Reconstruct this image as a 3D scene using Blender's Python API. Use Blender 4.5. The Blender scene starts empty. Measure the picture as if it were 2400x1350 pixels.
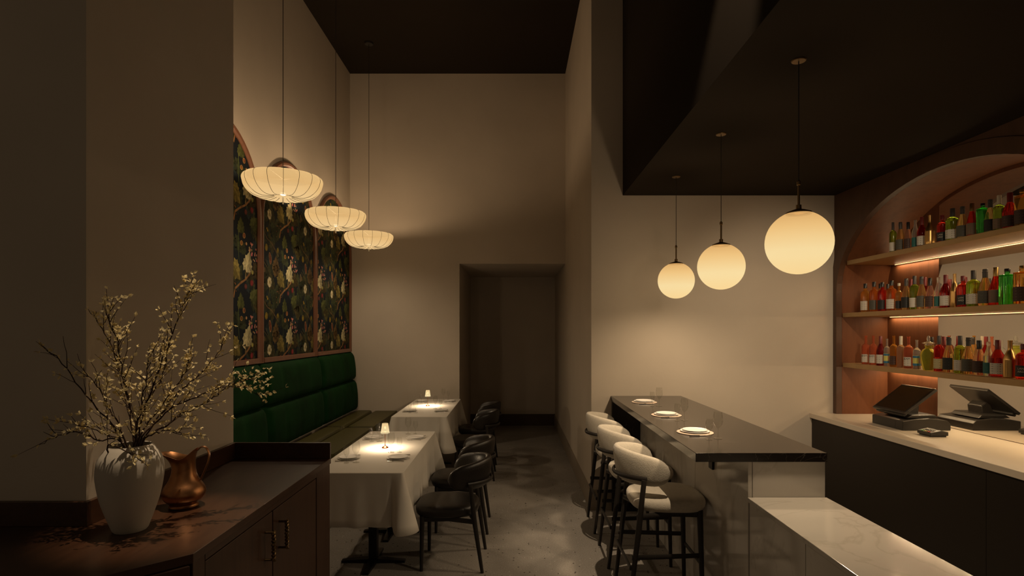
import bpy, bmesh, math, random
from mathutils import Vector, Matrix
RND = random.Random(11)
S = bpy.context.scene
COL = S.collection
PI = math.pi
# ------------------------------------------------------------------ camera
F, CH, VX, VY = 1333.0, 1.65, 1205.0, 775.0      # focal length in px of a 2400 frame, eye height, vanishing point
def W(px, py, d):                                  # a photo pixel at depth d, as a point of the room
    return Vector(((px - VX) * d / F, d, CH - (py - VY) * d / F))
cd = bpy.data.cameras.new('camera'); cam = bpy.data.objects.new('camera', cd); COL.objects.link(cam)
cd.sensor_fit = 'HORIZONTAL'; cd.sensor_width = 36; cd.lens = 36 * F / 2400
cd.shift_x = -(VX - 1200) / 2400; cd.shift_y = (VY - 675) / 2400
cd.clip_start = .05; cd.clip_end = 60
cam.location = (0, 0, CH); cam.rotation_euler = (PI / 2, 0, 0)
S.camera = cam
# ------------------------------------------------------------------ world, exposure
wd = bpy.data.worlds.new('world'); S.world = wd; wd.use_nodes = True
bg = wd.node_tree.nodes['Background']; bg.inputs[0].default_value = (1, .74, .48, 1); bg.inputs[1].default_value = .085
S.view_settings.view_transform = 'Standard'; S.view_settings.look = 'None'
S.view_settings.gamma = 1; S.view_settings.use_curve_mapping = False
S.view_settings.exposure = 0.0
S.cycles.max_bounces = 8; S.cycles.diffuse_bounces = 3; S.cycles.glossy_bounces = 4
S.cycles.transmission_bounces = 6; S.cycles.transparent_max_bounces = 10
S.cycles.use_adaptive_sampling = True; S.cycles.adaptive_threshold = .03
S.cycles.sample_clamp_indirect = 4
WARM = (1, .77, .52)
P_GLOBE, P_GLOBE_DOWN, P_PENDANT, P_PENDANT_DOWN, P_TABLE = 7.0, 68.0, 15.0, 16.0, 8.5
P_SPOT_BAR, P_SPOT_PLANT, P_SPOT_WALL, P_LED = 420.0, 440.0, 260.0, 6.2
AMBER = (1, .70, .42)
# ------------------------------------------------------------------ materials
def newmat(name):
    m = bpy.data.materials.new(name); m.use_nodes = True
    nt = m.node_tree
    return m, nt, nt.nodes['Principled BSDF']
def node(nt, typ, **kw):
    n = nt.nodes.new(typ)
    for k, v in kw.items():
        if k.startswith('i_'):
            n.inputs[k[2:].replace('_', ' ')].default_value = v
        else:
            setattr(n, k, v)
    return n
def coords(nt, scale=(1, 1, 1), src='Object'):
    tc = node(nt, 'ShaderNodeTexCoord'); mp = node(nt, 'ShaderNodeMapping')
    mp.inputs['Scale'].default_value = scale
    nt.links.new(tc.outputs[src], mp.inputs[0]); return mp.outputs[0]
def ramp(nt, fac, stops):
    r = node(nt, 'ShaderNodeValToRGB'); e = r.color_ramp.elements
    while len(e) < len(stops): e.new(.5)
    for i, (p, c) in enumerate(stops):
        e[i].position = p; e[i].color = (*c, 1)
    nt.links.new(fac, r.inputs[0]); return r.outputs[0]
def bump(nt, b, fac, strength, dist=.01):
    n = node(nt, 'ShaderNodeBump'); n.inputs['Strength'].default_value = strength; n.inputs['Distance'].default_value = dist
    nt.links.new(fac, n.inputs['Height']); nt.links.new(n.outputs[0], b.inputs['Normal'])
MATS = {}
def plain(name, c, rough=.5, metal=0, spec=.5, var=0, vscale=6, bmp=0, bscale=60, trans=0, ior=1.45, coat=0, sheen=0, stretch=(1, 1, 1)):
    m, nt, b = newmat(name)
    b.inputs['Base Color'].default_value = (*c, 1); b.inputs['Roughness'].default_value = rough
    b.inputs['Metallic'].default_value = metal; b.inputs['Specular IOR Level'].default_value = spec
    b.inputs['Transmission Weight'].default_value = trans; b.inputs['IOR'].default_value = ior
    b.inputs['Coat Weight'].default_value = coat; b.inputs['Sheen Weight'].default_value = sheen
    if var or bmp:
        v = coords(nt, stretch)
        n = node(nt, 'ShaderNodeTexNoise'); n.inputs['Scale'].default_value = vscale; n.inputs['Detail'].default_value = 4
        nt.links.new(v, n.inputs['Vector'])
        if var:
            lo = tuple(x * (1 - var) for x in c); hi = tuple(min(1, x * (1 + var)) for x in c)
            nt.links.new(ramp(nt, n.outputs['Fac'], [(.3, lo), (.7, hi)]), b.inputs['Base Color'])
        if bmp:
            n2 = node(nt, 'ShaderNodeTexNoise'); n2.inputs['Scale'].default_value = bscale; n2.inputs['Detail'].default_value = 3
            nt.links.new(v, n2.inputs['Vector']); bump(nt, b, n2.outputs['Fac'], bmp)
    MATS[name] = m; return m
def wood(name, c1, c2, rough=.35, stretch=(12, 1.2, 12), spec=.5, coat=0):
    m, nt, b = newmat(name); v = coords(nt, stretch)
    n = node(nt, 'ShaderNodeTexNoise'); n.inputs['Scale'].default_value = 2.2; n.inputs['Detail'].default_value = 8; n.inputs['Roughness'].default_value = .65
    nt.links.new(v, n.inputs['Vector'])
    nt.links.new(ramp(nt, n.outputs['Fac'], [(.25, c1), (.55, c2), (.8, c1)]), b.inputs['Base Color'])
    b.inputs['Roughness'].default_value = rough; b.inputs['Specular IOR Level'].default_value = spec; b.inputs['Coat Weight'].default_value = coat
    bump(nt, b, n.outputs['Fac'], .08, .004)
    MATS[name] = m; return m
def marble(name, base, vein, rough, scale=1.6, width=.05, spec=.5):
    m, nt, b = newmat(name); v = coords(nt, (1, 1, 1))
    n = node(nt, 'ShaderNodeTexNoise'); n.inputs['Scale'].default_value = scale; n.inputs['Detail'].default_value = 7; n.inputs['Distortion'].default_value = 1.2
    nt.links.new(v, n.inputs['Vector'])
    nt.links.new(ramp(nt, n.outputs['Fac'], [(.5 - width, base), (.5, vein), (.5 + width, base)]), b.inputs['Base Color'])
    b.inputs['Roughness'].default_value = rough; b.inputs['Specular IOR Level'].default_value = spec
    MATS[name] = m; return m
def emit_shell(name, stops, strength, clear, axis='Z', rng=(0, 1)):
    """translucent lamp glass: its own glow mixed with see-through, so the bulb inside lights the room"""
    m, nt, b = newmat(name); out = nt.nodes['Material Output']
    tc = node(nt, 'ShaderNodeTexCoord'); sx = node(nt, 'ShaderNodeSeparateXYZ'); mr = node(nt, 'ShaderNodeMapRange')
    nt.links.new(tc.outputs['Object'], sx.inputs[0]); nt.links.new(sx.outputs[axis], mr.inputs['Value'])
    mr.inputs['From Min'].default_value = rng[0]; mr.inputs['From Max'].default_value = rng[1]
    e = node(nt, 'ShaderNodeEmission'); e.inputs[1].default_value = strength
    nt.links.new(ramp(nt, mr.outputs[0], stops), e.inputs[0])
    t = node(nt, 'ShaderNodeBsdfTransparent'); t.inputs[0].default_value = (1, .97, .92, 1)
    mx = node(nt, 'ShaderNodeMixShader'); mx.inputs[0].default_value = clear
    nt.links.new(e.outputs[0], mx.inputs[1]); nt.links.new(t.outputs[0], mx.inputs[2]); nt.links.new(mx.outputs[0], out.inputs[0])
    MATS[name] = m; return m
def emitter(name, c, strength):
    m, nt, b = newmat(name); e = node(nt, 'ShaderNodeEmission')
    e.inputs[0].default_value = (*c, 1); e.inputs[1].default_value = strength
    nt.links.new(e.outputs[0], nt.nodes['Material Output'].inputs[0]); MATS[name] = m; return m
def thin_glass(name, tint=(1, 1, 1), rough=.02):
    m, nt, b = newmat(name); out = nt.nodes['Material Output']
    fr = node(nt, 'ShaderNodeFresnel'); ge = node(nt, 'ShaderNodeNewGeometry'); mi = node(nt, 'ShaderNodeMapRange')
    nt.links.new(ge.outputs['Backfacing'], mi.inputs['Value']); mi.inputs['To Min'].default_value = 1.6; mi.inputs['To Max'].default_value = 1 / 1.6   # both faces of the thin wall reflect alike
    nt.links.new(mi.outputs[0], fr.inputs[0])
    t = node(nt, 'ShaderNodeBsdfTransparent'); t.inputs[0].default_value = (*tint, 1)
    g = node(nt, 'ShaderNodeBsdfGlossy'); g.inputs['Roughness'].default_value = rough
    mx = node(nt, 'ShaderNodeMixShader')
    nt.links.new(fr.outputs[0], mx.inputs[0]); nt.links.new(t.outputs[0], mx.inputs[1]); nt.links.new(g.outputs[0], mx.inputs[2])
    nt.links.new(mx.outputs[0], out.inputs[0]); MATS[name] = m; return m
def print_label(name, paper, ink, scale, lo=.56, rough=.6):
    """paper label with rows of small print"""
    m, nt, b = newmat(name); v = coords(nt, (55, 55, 1))
    n = node(nt, 'ShaderNodeTexNoise'); n.inputs['Scale'].default_value = 4; n.inputs['Detail'].default_value = 2
    nt.links.new(v, n.inputs['Vector'])
    w = node(nt, 'ShaderNodeTexWave', bands_direction='Z'); w.inputs['Scale'].default_value = scale
    nt.links.new(coords(nt), w.inputs['Vector'])
    mu = node(nt, 'ShaderNodeMath', operation='MULTIPLY'); nt.links.new(n.outputs['Fac'], mu.inputs[0]); nt.links.new(w.outputs['Fac'], mu.inputs[1])
    nt.links.new(ramp(nt, mu.outputs[0], [(lo - .12, paper), (lo - .06, ink)]), b.inputs['Base Color'])
    b.inputs['Roughness'].default_value = rough; MATS[name] = m; return m
def terrazzo():
    m, nt, b = newmat('floor_terrazzo'); v = coords(nt)
    big = node(nt, 'ShaderNodeTexNoise'); big.inputs['Scale'].default_value = 1.7; big.inputs['Detail'].default_value = 6
    nt.links.new(v, big.inputs['Vector'])
    base = ramp(nt, big.outputs['Fac'], [(.3, (.25, .227, .20)), (.7, (.345, .313, .276))])
    fine = node(nt, 'ShaderNodeTexNoise'); fine.inputs['Scale'].default_value = 110; fine.inputs['Detail'].default_value = 2
    nt.links.new(v, fine.inputs['Vector'])
    fr = ramp(nt, fine.outputs['Fac'], [(.3, (.8, .8, .8)), (.7, (1.15, 1.15, 1.15))])
    mx = node(nt, 'ShaderNodeMixRGB', blend_type='MULTIPLY'); mx.inputs[0].default_value = 1
    nt.links.new(base, mx.inputs[1]); nt.links.new(fr, mx.inputs[2])
    col = mx.outputs[0]
    for sc, th, c in ((26, .16, (.05, .042, .035)), (38, .13, (.6, .56, .5)), (14, .075, (.06, .05, .04))):
        vo = node(nt, 'ShaderNodeTexVoronoi'); vo.inputs['Scale'].default_value = sc; vo.inputs['Randomness'].default_value = 1
        nt.links.new(v, vo.inputs['Vector'])
        sp = node(nt, 'ShaderNodeSeparateColor'); nt.links.new(vo.outputs['Color'], sp.inputs[0])
        a = node(nt, 'ShaderNodeMath', operation='LESS_THAN'); nt.links.new(vo.outputs['Distance'], a.inputs[0]); a.inputs[1].default_value = th
        g = node(nt, 'ShaderNodeMath', operation='GREATER_THAN'); nt.links.new(sp.outputs[0], g.inputs[0]); g.inputs[1].default_value = .72
        an = node(nt, 'ShaderNodeMath', operation='MULTIPLY'); nt.links.new(a.outputs[0], an.inputs[0]); nt.links.new(g.outputs[0], an.inputs[1])
        m2 = node(nt, 'ShaderNodeMixRGB'); nt.links.new(an.outputs[0], m2.inputs[0]); nt.links.new(col, m2.inputs[1]); m2.inputs[2].default_value = (*c, 1)
        col = m2.outputs[0]
    nt.links.new(col, b.inputs['Base Color']); b.inputs['Roughness'].default_value = .75; b.inputs['Specular IOR Level'].default_value = .12
    bump(nt, b, fine.outputs['Fac'], .05, .003); MATS['floor'] = m
terrazzo()
plain('plaster', (.57, .495, .405), .85, spec=.15, var=.05, vscale=1.5, bmp=.05, bscale=35)
plain('ceiling', (.026, .019, .013), .9, spec=.1, var=.08, vscale=1)
plain('baseboard', (.10, .065, .045), .6, spec=.25)
plain('baseboard_painted', (.30, .25, .195), .7, spec=.2)
wood('walnut', (.034, .013, .006), (.062, .026, .012), .32, (10, 1.0, 10))
wood('walnut_upright', (.038, .016, .008), (.068, .030, .015), .4, (12, 12, 1.0))
wood('frame_wood', (.13, .052, .028), (.19, .08, .043), .4, (8, 8, 1.2))
wood('niche_wood', (.10, .035, .014), (.155, .056, .023), .5, (5, 5, .8), spec=.25)
wood('arch_wood', (.055, .026, .014), (.085, .04, .022), .45, (5, 5, .8))
plain('shelf_brass', (.42, .27, .12), .42, metal=.35, var=.06, vscale=10)
plain('linen', (.80, .75, .67), .9, spec=.1, bmp=.08, bscale=400)
plain('leather_black', (.018, .014, .011), .36, spec=.55, bmp=.12, bscale=120)
plain('wood_black', (.022, .018, .015), .42, spec=.5)
plain('boucle', (.60, .54, .44), .7, spec=.25, sheen=.3, bmp=.2, bscale=190, var=.06, vscale=60)
plain('velvet', (.004, .030, .006), .8, spec=.1, var=.3, vscale=5)
plain('olive_leather', (.075, .065, .018), .45, spec=.4, bmp=.1, bscale=60)
marble('marble', (.60, .56, .50), (.53, .49, .43), .10, 1.1, .012)
marble('granite', (.016, .012, .010), (.09, .075, .06), .16, 4, .003, .42)
plain('quartz', (.62, .54, .44), .3, spec=.4, var=.03, vscale=5)
plain('laminate_dark', (.014, .010, .007), .45, spec=.4)
plain('steel_black', (.015, .013, .012), .35, metal=.3)
plain('plastic_black', (.022, .020, .018), .32, spec=.5)
plain('screen_black', (.008, .008, .008), .08, spec=.6)
plain('brass', (.55, .36, .14), .3, metal=1)
plain('brass_dark', (.20, .13, .06), .38, metal=1)
plain('copper', (.36, .17, .075), .36, metal=1, var=.25, vscale=14, bmp=.05, bscale=40)
plain('copper_base', (.42, .16, .06), .3, metal=1)
plain('steel', (.6, .58, .55), .2, metal=1)
plain('ceramic', (.50, .45, .38), .6, spec=.3, bmp=.04, bscale=80)
plain('porcelain', (.88, .84, .78), .3, spec=.4)
plain('placemat', (.62, .49, .38), .55, spec=.3)
plain('bark', (.035, .018, .010), .8, spec=.2)
plain('cord', (.03, .024, .018), .6)
plain('mirror', (.76, .73, .69), .015, metal=1)
thin_glass('glass', (.955, .955, .94))
LG = (1, .78, .46)
emit_shell('globe_glass', [(0, (1.0, .71, .32)), (.35, (1.0, .78, .40)), (.7, (.93, .60, .24)), (1, (.74, .40, .13))], 1.12, .45, 'Z', (-.15, .15))
emit_shell('silk', [(0, (.86, .58, .27)), (.5, (.78, .48, .19)), (1, (.80, .51, .21))], 1.0, .08, 'Z', (0, .17))
emit_shell('table_shade', [(0, (1.0, .80, .44)), (1, (1.0, .70, .33))], 1.1, .48, 'Z', (.115, .19))
emitter('bulb_glow', (1, .85, .55), 4); emitter('bulb_soft', (1, .78, .42), 1.3)
emitter('led', (1, .60, .22), 4)
def leaf_mat():
    m, nt, b = newmat('blossom'); v = coords(nt)
    n = node(nt, 'ShaderNodeTexNoise'); n.inputs['Scale'].default_value = 45
    nt.links.new(v, n.inputs['Vector'])
    c = ramp(nt, n.outputs['Fac'], [(.35, (.68, .54, .25)), (.6, (.88, .76, .46))])
    d = node(nt, 'ShaderNodeBsdfDiffuse'); t = node(nt, 'ShaderNodeBsdfTranslucent'); mx = node(nt, 'ShaderNodeMixShader'); mx.inputs[0].default_value = .35
    nt.links.new(c, d.inputs[0]); nt.links.new(c, t.inputs[0]); nt.links.new(d.outputs[0], mx.inputs[1]); nt.links.new(t.outputs[0], mx.inputs[2])
    nt.links.new(mx.outputs[0], nt.nodes['Material Output'].inputs[0]); MATS['blossom'] = m
leaf_mat()
def print_mat():
    m, nt, b = newmat('botanical_print'); a = node(nt, 'ShaderNodeVertexColor', layer_name='Col')
    n = node(nt, 'ShaderNodeTexNoise'); n.inputs['Scale'].default_value = 30; n.inputs['Detail'].default_value = 5
    nt.links.new(coords(nt), n.inputs['Vector'])
    r = ramp(nt, n.outputs['Fac'], [(.25, (.45, .45, .45)), (.75, (1.3, 1.3, 1.3))])
    mx = node(nt, 'ShaderNodeMixRGB', blend_type='MULTIPLY'); mx.inputs[0].default_value = 1
    nt.links.new(a.outputs[0], mx.inputs[1]); nt.links.new(r, mx.inputs[2]); nt.links.new(mx.outputs[0], b.inputs['Base Color'])
    b.inputs['Roughness'].default_value = .8; b.inputs['Specular IOR Level'].default_value = .15; MATS['print'] = m
print_mat()
# ------------------------------------------------------------------ mesh helpers
class MB:
    def __init__(s): s.v = []; s.f = []
    def add(s, vs, fs):
        o = len(s.v); s.v += [tuple(v) for v in vs]; s.f += [tuple(i + o for i in f) for f in fs]; return s
    def box(s, x0, x1, y0, y1, z0, z1):
        return s.add([(x0, y0, z0), (x1, y0, z0), (x1, y1, z0), (x0, y1, z0), (x0, y0, z1), (x1, y0, z1), (x1, y1, z1), (x0, y1, z1)],
                     [(3, 2, 1, 0), (4, 5, 6, 7), (0, 1, 5, 4), (1, 2, 6, 5), (2, 3, 7, 6), (3, 0, 4, 7)])
    def lathe(s, prof, n=24, c=(0, 0, 0), cap=True, lobes=None):
        vs, fs = [], []; m = len(prof)
        for r, z in prof:
            for k in range(n):
                a = 2 * PI * k / n; rr = r * (lobes(a, z) if lobes else 1)
                vs.append((c[0] + rr * math.cos(a), c[1] + rr * math.sin(a), c[2] + z))
        for i in range(m - 1):
            for k in range(n):
                k2 = (k + 1) % n; fs.append((i * n + k, i * n + k2, (i + 1) * n + k2, (i + 1) * n + k))
        if cap:
            if prof[0][0] > 1e-5: fs.append(tuple(range(n - 1, -1, -1)))
            if prof[-1][0] > 1e-5: fs.append(tuple((m - 1) * n + k for k in range(n)))
        return s.add(vs, fs)
    def prism(s, poly, a0, a1, axis):
        """polygon extruded along an axis; poly holds the two other coordinates in x<y<z order"""
        def P(p, a): return {'x': (a, p[0], p[1]), 'y': (p[0], a, p[1]), 'z': (p[0], p[1], a)}[axis]
        n = len(poly); vs = [P(p, a0) for p in poly] + [P(p, a1) for p in poly]
        fs = [tuple(range(n - 1, -1, -1)), tuple(range(n, 2 * n))] + [(i, (i + 1) % n, n + (i + 1) % n, n + i) for i in range(n)]
        return s.add(vs, fs)
    def tube(s, pts, rad, n=8, flat=1.0, up=None):
        pts = [Vector(p) for p in pts]; m = len(pts); vs = []; fs = []
        rads = rad if isinstance(rad, (list, tuple)) else [rad] * m
        nrm = None
        for i, p in enumerate(pts):
            t = (pts[min(i + 1, m - 1)] - pts[max(i - 1, 0)]).normalized()
            if nrm is None:
                u = Vector(up) if up else (Vector((0, 0, 1)) if abs(t.z) < .9 else Vector((1, 0, 0)))
                nrm = (u - t * u.dot(t)).normalized()
            else:
                nrm = (nrm - t * nrm.dot(t)).normalized()
            b = t.cross(nrm)
            for k in range(n):
                a = 2 * PI * (k + .5) / n
                vs.append(p + (nrm * math.cos(a) + b * math.sin(a) * flat) * rads[i])
        for i in range(m - 1):
            for k in range(n):
                k2 = (k + 1) % n; fs.append((i * n + k, i * n + k2, (i + 1) * n + k2, (i + 1) * n + k))
        fs.append(tuple(range(n - 1, -1, -1))); fs.append(tuple((m - 1) * n + k for k in range(n)))
        return s.add(vs, fs)
    def grid(s, fn, nu, nv):
        vs = [fn(i / nu, j / nv) for i in range(nu + 1) for j in range(nv + 1)]
        fs = [(i * (nv + 1) + j, (i + 1) * (nv + 1) + j, (i + 1) * (nv + 1) + j + 1, i * (nv + 1) + j + 1) for i in range(nu) for j in range(nv)]
        return s.add(vs, fs)
    def build(s, name, mat, parent=None, smooth=None, bevel=0, seg=2, fix=True):
        me = bpy.data.meshes.new(name); me.from_pydata(s.v, [], s.f)
        if fix:
            bm = bmesh.new(); bm.from_mesh(me); bmesh.ops.remove_doubles(bm, verts=bm.verts, dist=1e-6)
            bmesh.ops.recalc_face_normals(bm, faces=bm.faces); bm.to_mesh(me); bm.free()
        me.materials.append(MATS[mat] if isinstance(mat, str) else mat)
        if smooth is not None:
            me.polygons.foreach_set('use_smooth', [True] * len(me.polygons)); me.set_sharp_from_angle(angle=math.radians(smooth))
        o = bpy.data.objects.new(name, me); COL.objects.link(o)
        if parent: o.parent = parent
        if bevel:
            b = o.modifiers.new('bevel', 'BEVEL'); b.width = bevel; b.segments = seg; b.limit_method = 'ANGLE'
        return o
def tag(o, label, cat, group=None, kind=None):
    o['label'] = label; o['category'] = cat
    if group: o['group'] = group
    if kind: o['kind'] = kind
    return o
def thing(name, label, cat, loc=(0, 0, 0), rz=0, group=None):
    o = bpy.data.objects.new(name, None); COL.objects.link(o); o.empty_display_size = .05
    o.location = loc; o.rotation_euler = (0, 0, rz); return tag(o, label, cat, group)
def struct(name, mb, mat, label=None, bevel=0, smooth=None):
    o = mb.build(name, mat, None, smooth, bevel); o['kind'] = 'structure'
    if label: o['label'] = label
    return o
KIDS = {}
def children(o): return [c for c in COL.objects if c.parent == o]
def copy_tree(o, parent=None, kids=None):
    c = o.copy(); COL.objects.link(c); c.parent = parent
    for k in (kids if kids is not None else children(o)):
        copy_tree(k, c)
    return c
def clone(o, loc, rz, label, group=None):
    c = copy_tree(o); c.location = loc; c.rotation_euler = (0, 0, rz); c['label'] = label
    if group: c['group'] = group
    return c
def point(name, loc, power, radius, color, parent=None):
    l = bpy.data.lights.new(name, 'POINT'); l.energy = power; l.shadow_soft_size = radius; l.color = color
    o = bpy.data.objects.new(name, l); COL.objects.link(o); o.location = loc
    if parent: o.parent = parent
    return o
def spot(name, loc, target, power, angle, blend, radius, color, parent=None):
    l = bpy.data.lights.new(name, 'SPOT'); l.energy = power; l.shadow_soft_size = radius; l.color = color; l.spot_size = math.radians(angle); l.spot_blend = blend
    o = bpy.data.objects.new(name, l); COL.objects.link(o); o.location = loc
    o.rotation_euler = (Vector(target) - Vector(loc)).to_track_quat('-Z', 'Y').to_euler()
    if parent: o.parent = parent
    return o
def catmull(pts, per=6):
    pts = [Vector(p) for p in pts]; q = [pts[0] * 2 - pts[1]] + pts + [pts[-1] * 2 - pts[-2]]; out = []
    for i in range(1, len(q) - 2):
        for k in range(per):
            t = k / per; a, b, c, d = q[i - 1], q[i], q[i + 1], q[i + 2]
            out.append(.5 * ((2 * b) + (c - a) * t + (2 * a - 5 * b + 4 * c - d) * t * t + (3 * b - a - 3 * c + d) * t ** 3))
    out.append(pts[-1]); return out
ORD = ['first', 'second', 'third', 'fourth', 'fifth', 'sixth', 'seventh', 'eighth', 'ninth', 'tenth', 'eleventh', 'twelfth', 'thirteenth',
       'fourteenth', 'fifteenth', 'sixteenth', 'seventeenth', 'eighteenth', 'nineteenth', 'twentieth', 'twenty-first', 'twenty-second', 'twenty-third', 'twenty-fourth', 'twenty-fifth']
# ================================================================== the room
XL, ZB, XP, ZW, HC = -2.28, 7.9, .711, 5.237, 5.22      # left wall, back wall, partition face, bar wall, ceiling
SOF = 2.895                                              # underside of the lowered bar ceiling
struct('floor', MB().box(-4.5, 4.2, -2.5, 10.3, -.1, 0), 'floor', 'speckled grey terrazzo floor')
struct('ceiling', MB().box(-4.5, 4.2, -2.5, 10.3, HC, HC + .1), 'ceiling', 'high dark brown ceiling')
struct('ceiling_bar', MB().box(1.0, 4.2, -2.5, ZW, SOF, HC), 'ceiling', 'lowered dark brown ceiling box over the bar')
struct('wall_left', MB().box(XL - .15, XL, 3.14, ZB, 0, HC), 'plaster')
struct('wall_back', MB().prism([(XL - .15, 0), (-.759, 0), (-.759, 2.58), (XP, 2.58), (XP, HC), (XL - .15, HC)], ZB, 9.9, 'y'), 'plaster',
       'beige back wall with a tall doorway to a dark corridor')
struct('wall_bar', MB().box(XP, 4.2, ZW, 9.9, 0, HC), 'plaster', 'beige wall behind the bar counter')
struct('wall_corridor', MB().box(-.9, XP + .1, 9.9, 10.0, 0, 2.7), 'plaster')
struct('wall_pillar', MB().box(-4.5, -1.55, 2.06, 3.14, 0, HC), 'plaster', 'dim beige wall block behind the sideboard')
struct('wall_right', MB().box(3.95, 4.2, -2.5, ZW, 0, SOF), 'plaster')
struct('baseboard_corridor', MB().box(-.759, XP, 9.882, 9.9, 0, .2), 'baseboard')
struct('baseboard_partition', MB().box(XP - .014, XP, ZW - .014, 9.88, 0, .185), 'baseboard_painted')
struct('baseboard_bar', MB().box(XP, .90, ZW - .014, ZW, 0, .185), 'baseboard_painted')
struct('baseboard_back', MB().box(-1.6, -.759, ZB - .014, ZB, 0, .185), 'baseboard')
# ------------------------------------------------------------------ arched wallpaper panels on the left wall
PW, SPR = .70, 2.64
def arch_poly(zc, w, spring, base, n=28):
    return [(zc - w, base)] + [(zc + w * -math.cos(PI * k / n), spring + w * math.sin(PI * k / n)) for k in range(n + 1)] + [(zc + w, base)]
def clip(poly, win):
    out = poly
    for i in range(len(win)):
        a, b = win[i], win[(i + 1) % len(win)]; inp, out = out, []
        if not inp: break
        def side(p): return (b[0] - a[0]) * (p[1] - a[1]) - (b[1] - a[1]) * (p[0] - a[0])
        for k in range(len(inp)):
            p, q = inp[k - 1], inp[k]; sp, sq = side(p), side(q)
            if (sp <= 0) != (sq <= 0):
                t = sp / (sp - sq); out.append((p[0] + (q[0] - p[0]) * t, p[1] + (q[1] - p[1]) * t))
            if sq <= 0: out.append(q)
    return out
TW, TH = .90, .628
def zp(x, y):                                     # position read off the photograph's panel, on the wall
    px = 545 + x / 4.655; z = 2.27 * F / (VX - px); return z, CH + (VY - 570 - y / 4.655) * z / F
def leaf_shape(n_lobes, deep, ln, wd):
    pts = []
    N = 28
    for k in range(N):
        a = 2 * PI * k / N; t = abs(((k / N) * 2 + 1) % 2 - 1)
        r = (.80 + .20 * math.cos(a)) * (1 + deep * .5 * math.cos(n_lobes * a)) * (1 - .06 * (k % 2))
        pts.append((math.cos(a) * ln * r, math.sin(a) * wd * r))
    return pts
PRINT = []                                        # (layer, triangles-as-polygons, colour) in tile space
def put(kind, x, y, size, rot, col, layer=1, col2=None):
    cz, ch = zp(x, y); sc = cz / F / 4.655 * size  # size in zoomed photo px
    def T(p): c, s = math.cos(rot), math.sin(rot); return (cz + (p[0] * c - p[1] * s) * sc, ch + (p[0] * s + p[1] * c) * sc)
    if kind == 'leaf':
        half = [(-.50, .02), (-.43, .20), (-.56, .36), (-.33, .42), (-.26, .56), (-.06, .46), (.04, .52), (.12, .36), (.30, .40), (.36, .24), (.50, .16), (.70, 0)]
        for sg in (1, -1):
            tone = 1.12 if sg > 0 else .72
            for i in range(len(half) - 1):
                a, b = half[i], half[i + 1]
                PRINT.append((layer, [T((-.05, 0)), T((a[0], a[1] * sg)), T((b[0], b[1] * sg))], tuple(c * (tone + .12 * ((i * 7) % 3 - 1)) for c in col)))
        v = col2 or tuple(c * .5 for c in col)
        for ex, ey in ((.66, 0), (.28, .36), (.28, -.36), (-.24, .50), (-.24, -.50), (-.50, .32), (-.50, -.32)):
            ox, oy = -.50, 0; nx, ny = -(ey - oy) * .016, (ex - ox) * .016 + .006
            PRINT.append((layer + 1, [T((ox + nx, oy + ny)), T((ox - nx, oy - ny)), T((ex, ey))], v))
    elif kind == 'oval':
        o = [(.5 * math.cos(2 * PI * k / 14) * (1 + .25 * math.sin(2 * PI * k / 14)), .27 * math.sin(2 * PI * k / 14)) for k in range(14)]
        PRINT.append((layer, [T(p) for p in o], col))
        if col2: PRINT.append((layer + 1, [T((p[0] * .78, p[1] * .74)) for p in o], col2))
    elif kind == 'round':
        o = [(.5 * math.cos(2 * PI * k / 12), .46 * math.sin(2 * PI * k / 12)) for k in range(12)]
        PRINT.append((layer, [T(p) for p in o], col))
        if col2: PRINT.append((layer + 1, [T((p[0] * .72 + .04, p[1] * .72 + .03)) for p in o], col2))
    elif kind == 'flower':
        for i in range(7):
            a = 2 * PI * i / 7; pc = (.27 * math.cos(a), .3 * math.sin(a)); r = random.Random(i * 3 + int(x))
            sh = .75 + .35 * r.random(); w = .2 + .06 * r.random()
            PRINT.append((layer + i % 2, [T((pc[0] + w * math.cos(2 * PI * k / 9), pc[1] + w * 1.05 * math.sin(2 * PI * k / 9))) for k in range(9)], tuple(c * sh * .38 for c in col)))
            PRINT.append((layer + 2, [T((pc[0] * 1.06 + w * .78 * math.cos(2 * PI * k / 9) * (1 + .12 * (k % 2)), pc[1] * 1.06 + w * .8 * math.sin(2 * PI * k / 9))) for k in range(9)], tuple(c * sh for c in col)))
        PRINT.append((layer + 3, [T((.12 * math.cos(2 * PI * k / 7), .12 * math.sin(2 * PI * k / 7))) for k in range(7)], (.35, .27, .08)))
    elif kind == 'dots':
        r = random.Random(5)
        for i in range(22):
            t = i / 21; px = x + t * 45 + r.uniform(-38, 38) * (1 - .6 * t); py = y + t * 150 + r.uniform(-26, 26)
            put('round', px, py, r.uniform(18, 32), 0, tuple(c * r.uniform(.6, 1.15) for c in col), layer + i % 3, None)
def stem(pts, w, col, layer=1):
    q = [zp(*p) for p in pts]
    for a, b in zip(q, q[1:]):
        d = Vector((b[0] - a[0], b[1] - a[1])); n = Vector((-d.y, d.x)).normalized() * w
        PRINT.append((layer, [(a[0] + n.x, a[1] + n.y), (a[0] - n.x, a[1] - n.y), (b[0] - n.x * .8, b[1] - n.y * .8), (b[0] + n.x * .8, b[1] + n.y * .8)], col))
OLV, PALE, BRN, GRN, DGR = (.20, .155, .04), (.47, .41, .22), (.13, .078, .025), (.085, .095, .025), (.035, .045, .018)
r_ = random.Random(3)
for i in range(44):
    put('leaf', r_.uniform(400, 790), r_.uniform(425, 1165), r_.uniform(90, 170), r_.uniform(0, 6.3), r_.choice([(.035, .042, .018), (.055, .050, .016), (.018, .030, .032), (.066, .046, .016), (.045, .05, .02)]), 0)
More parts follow.
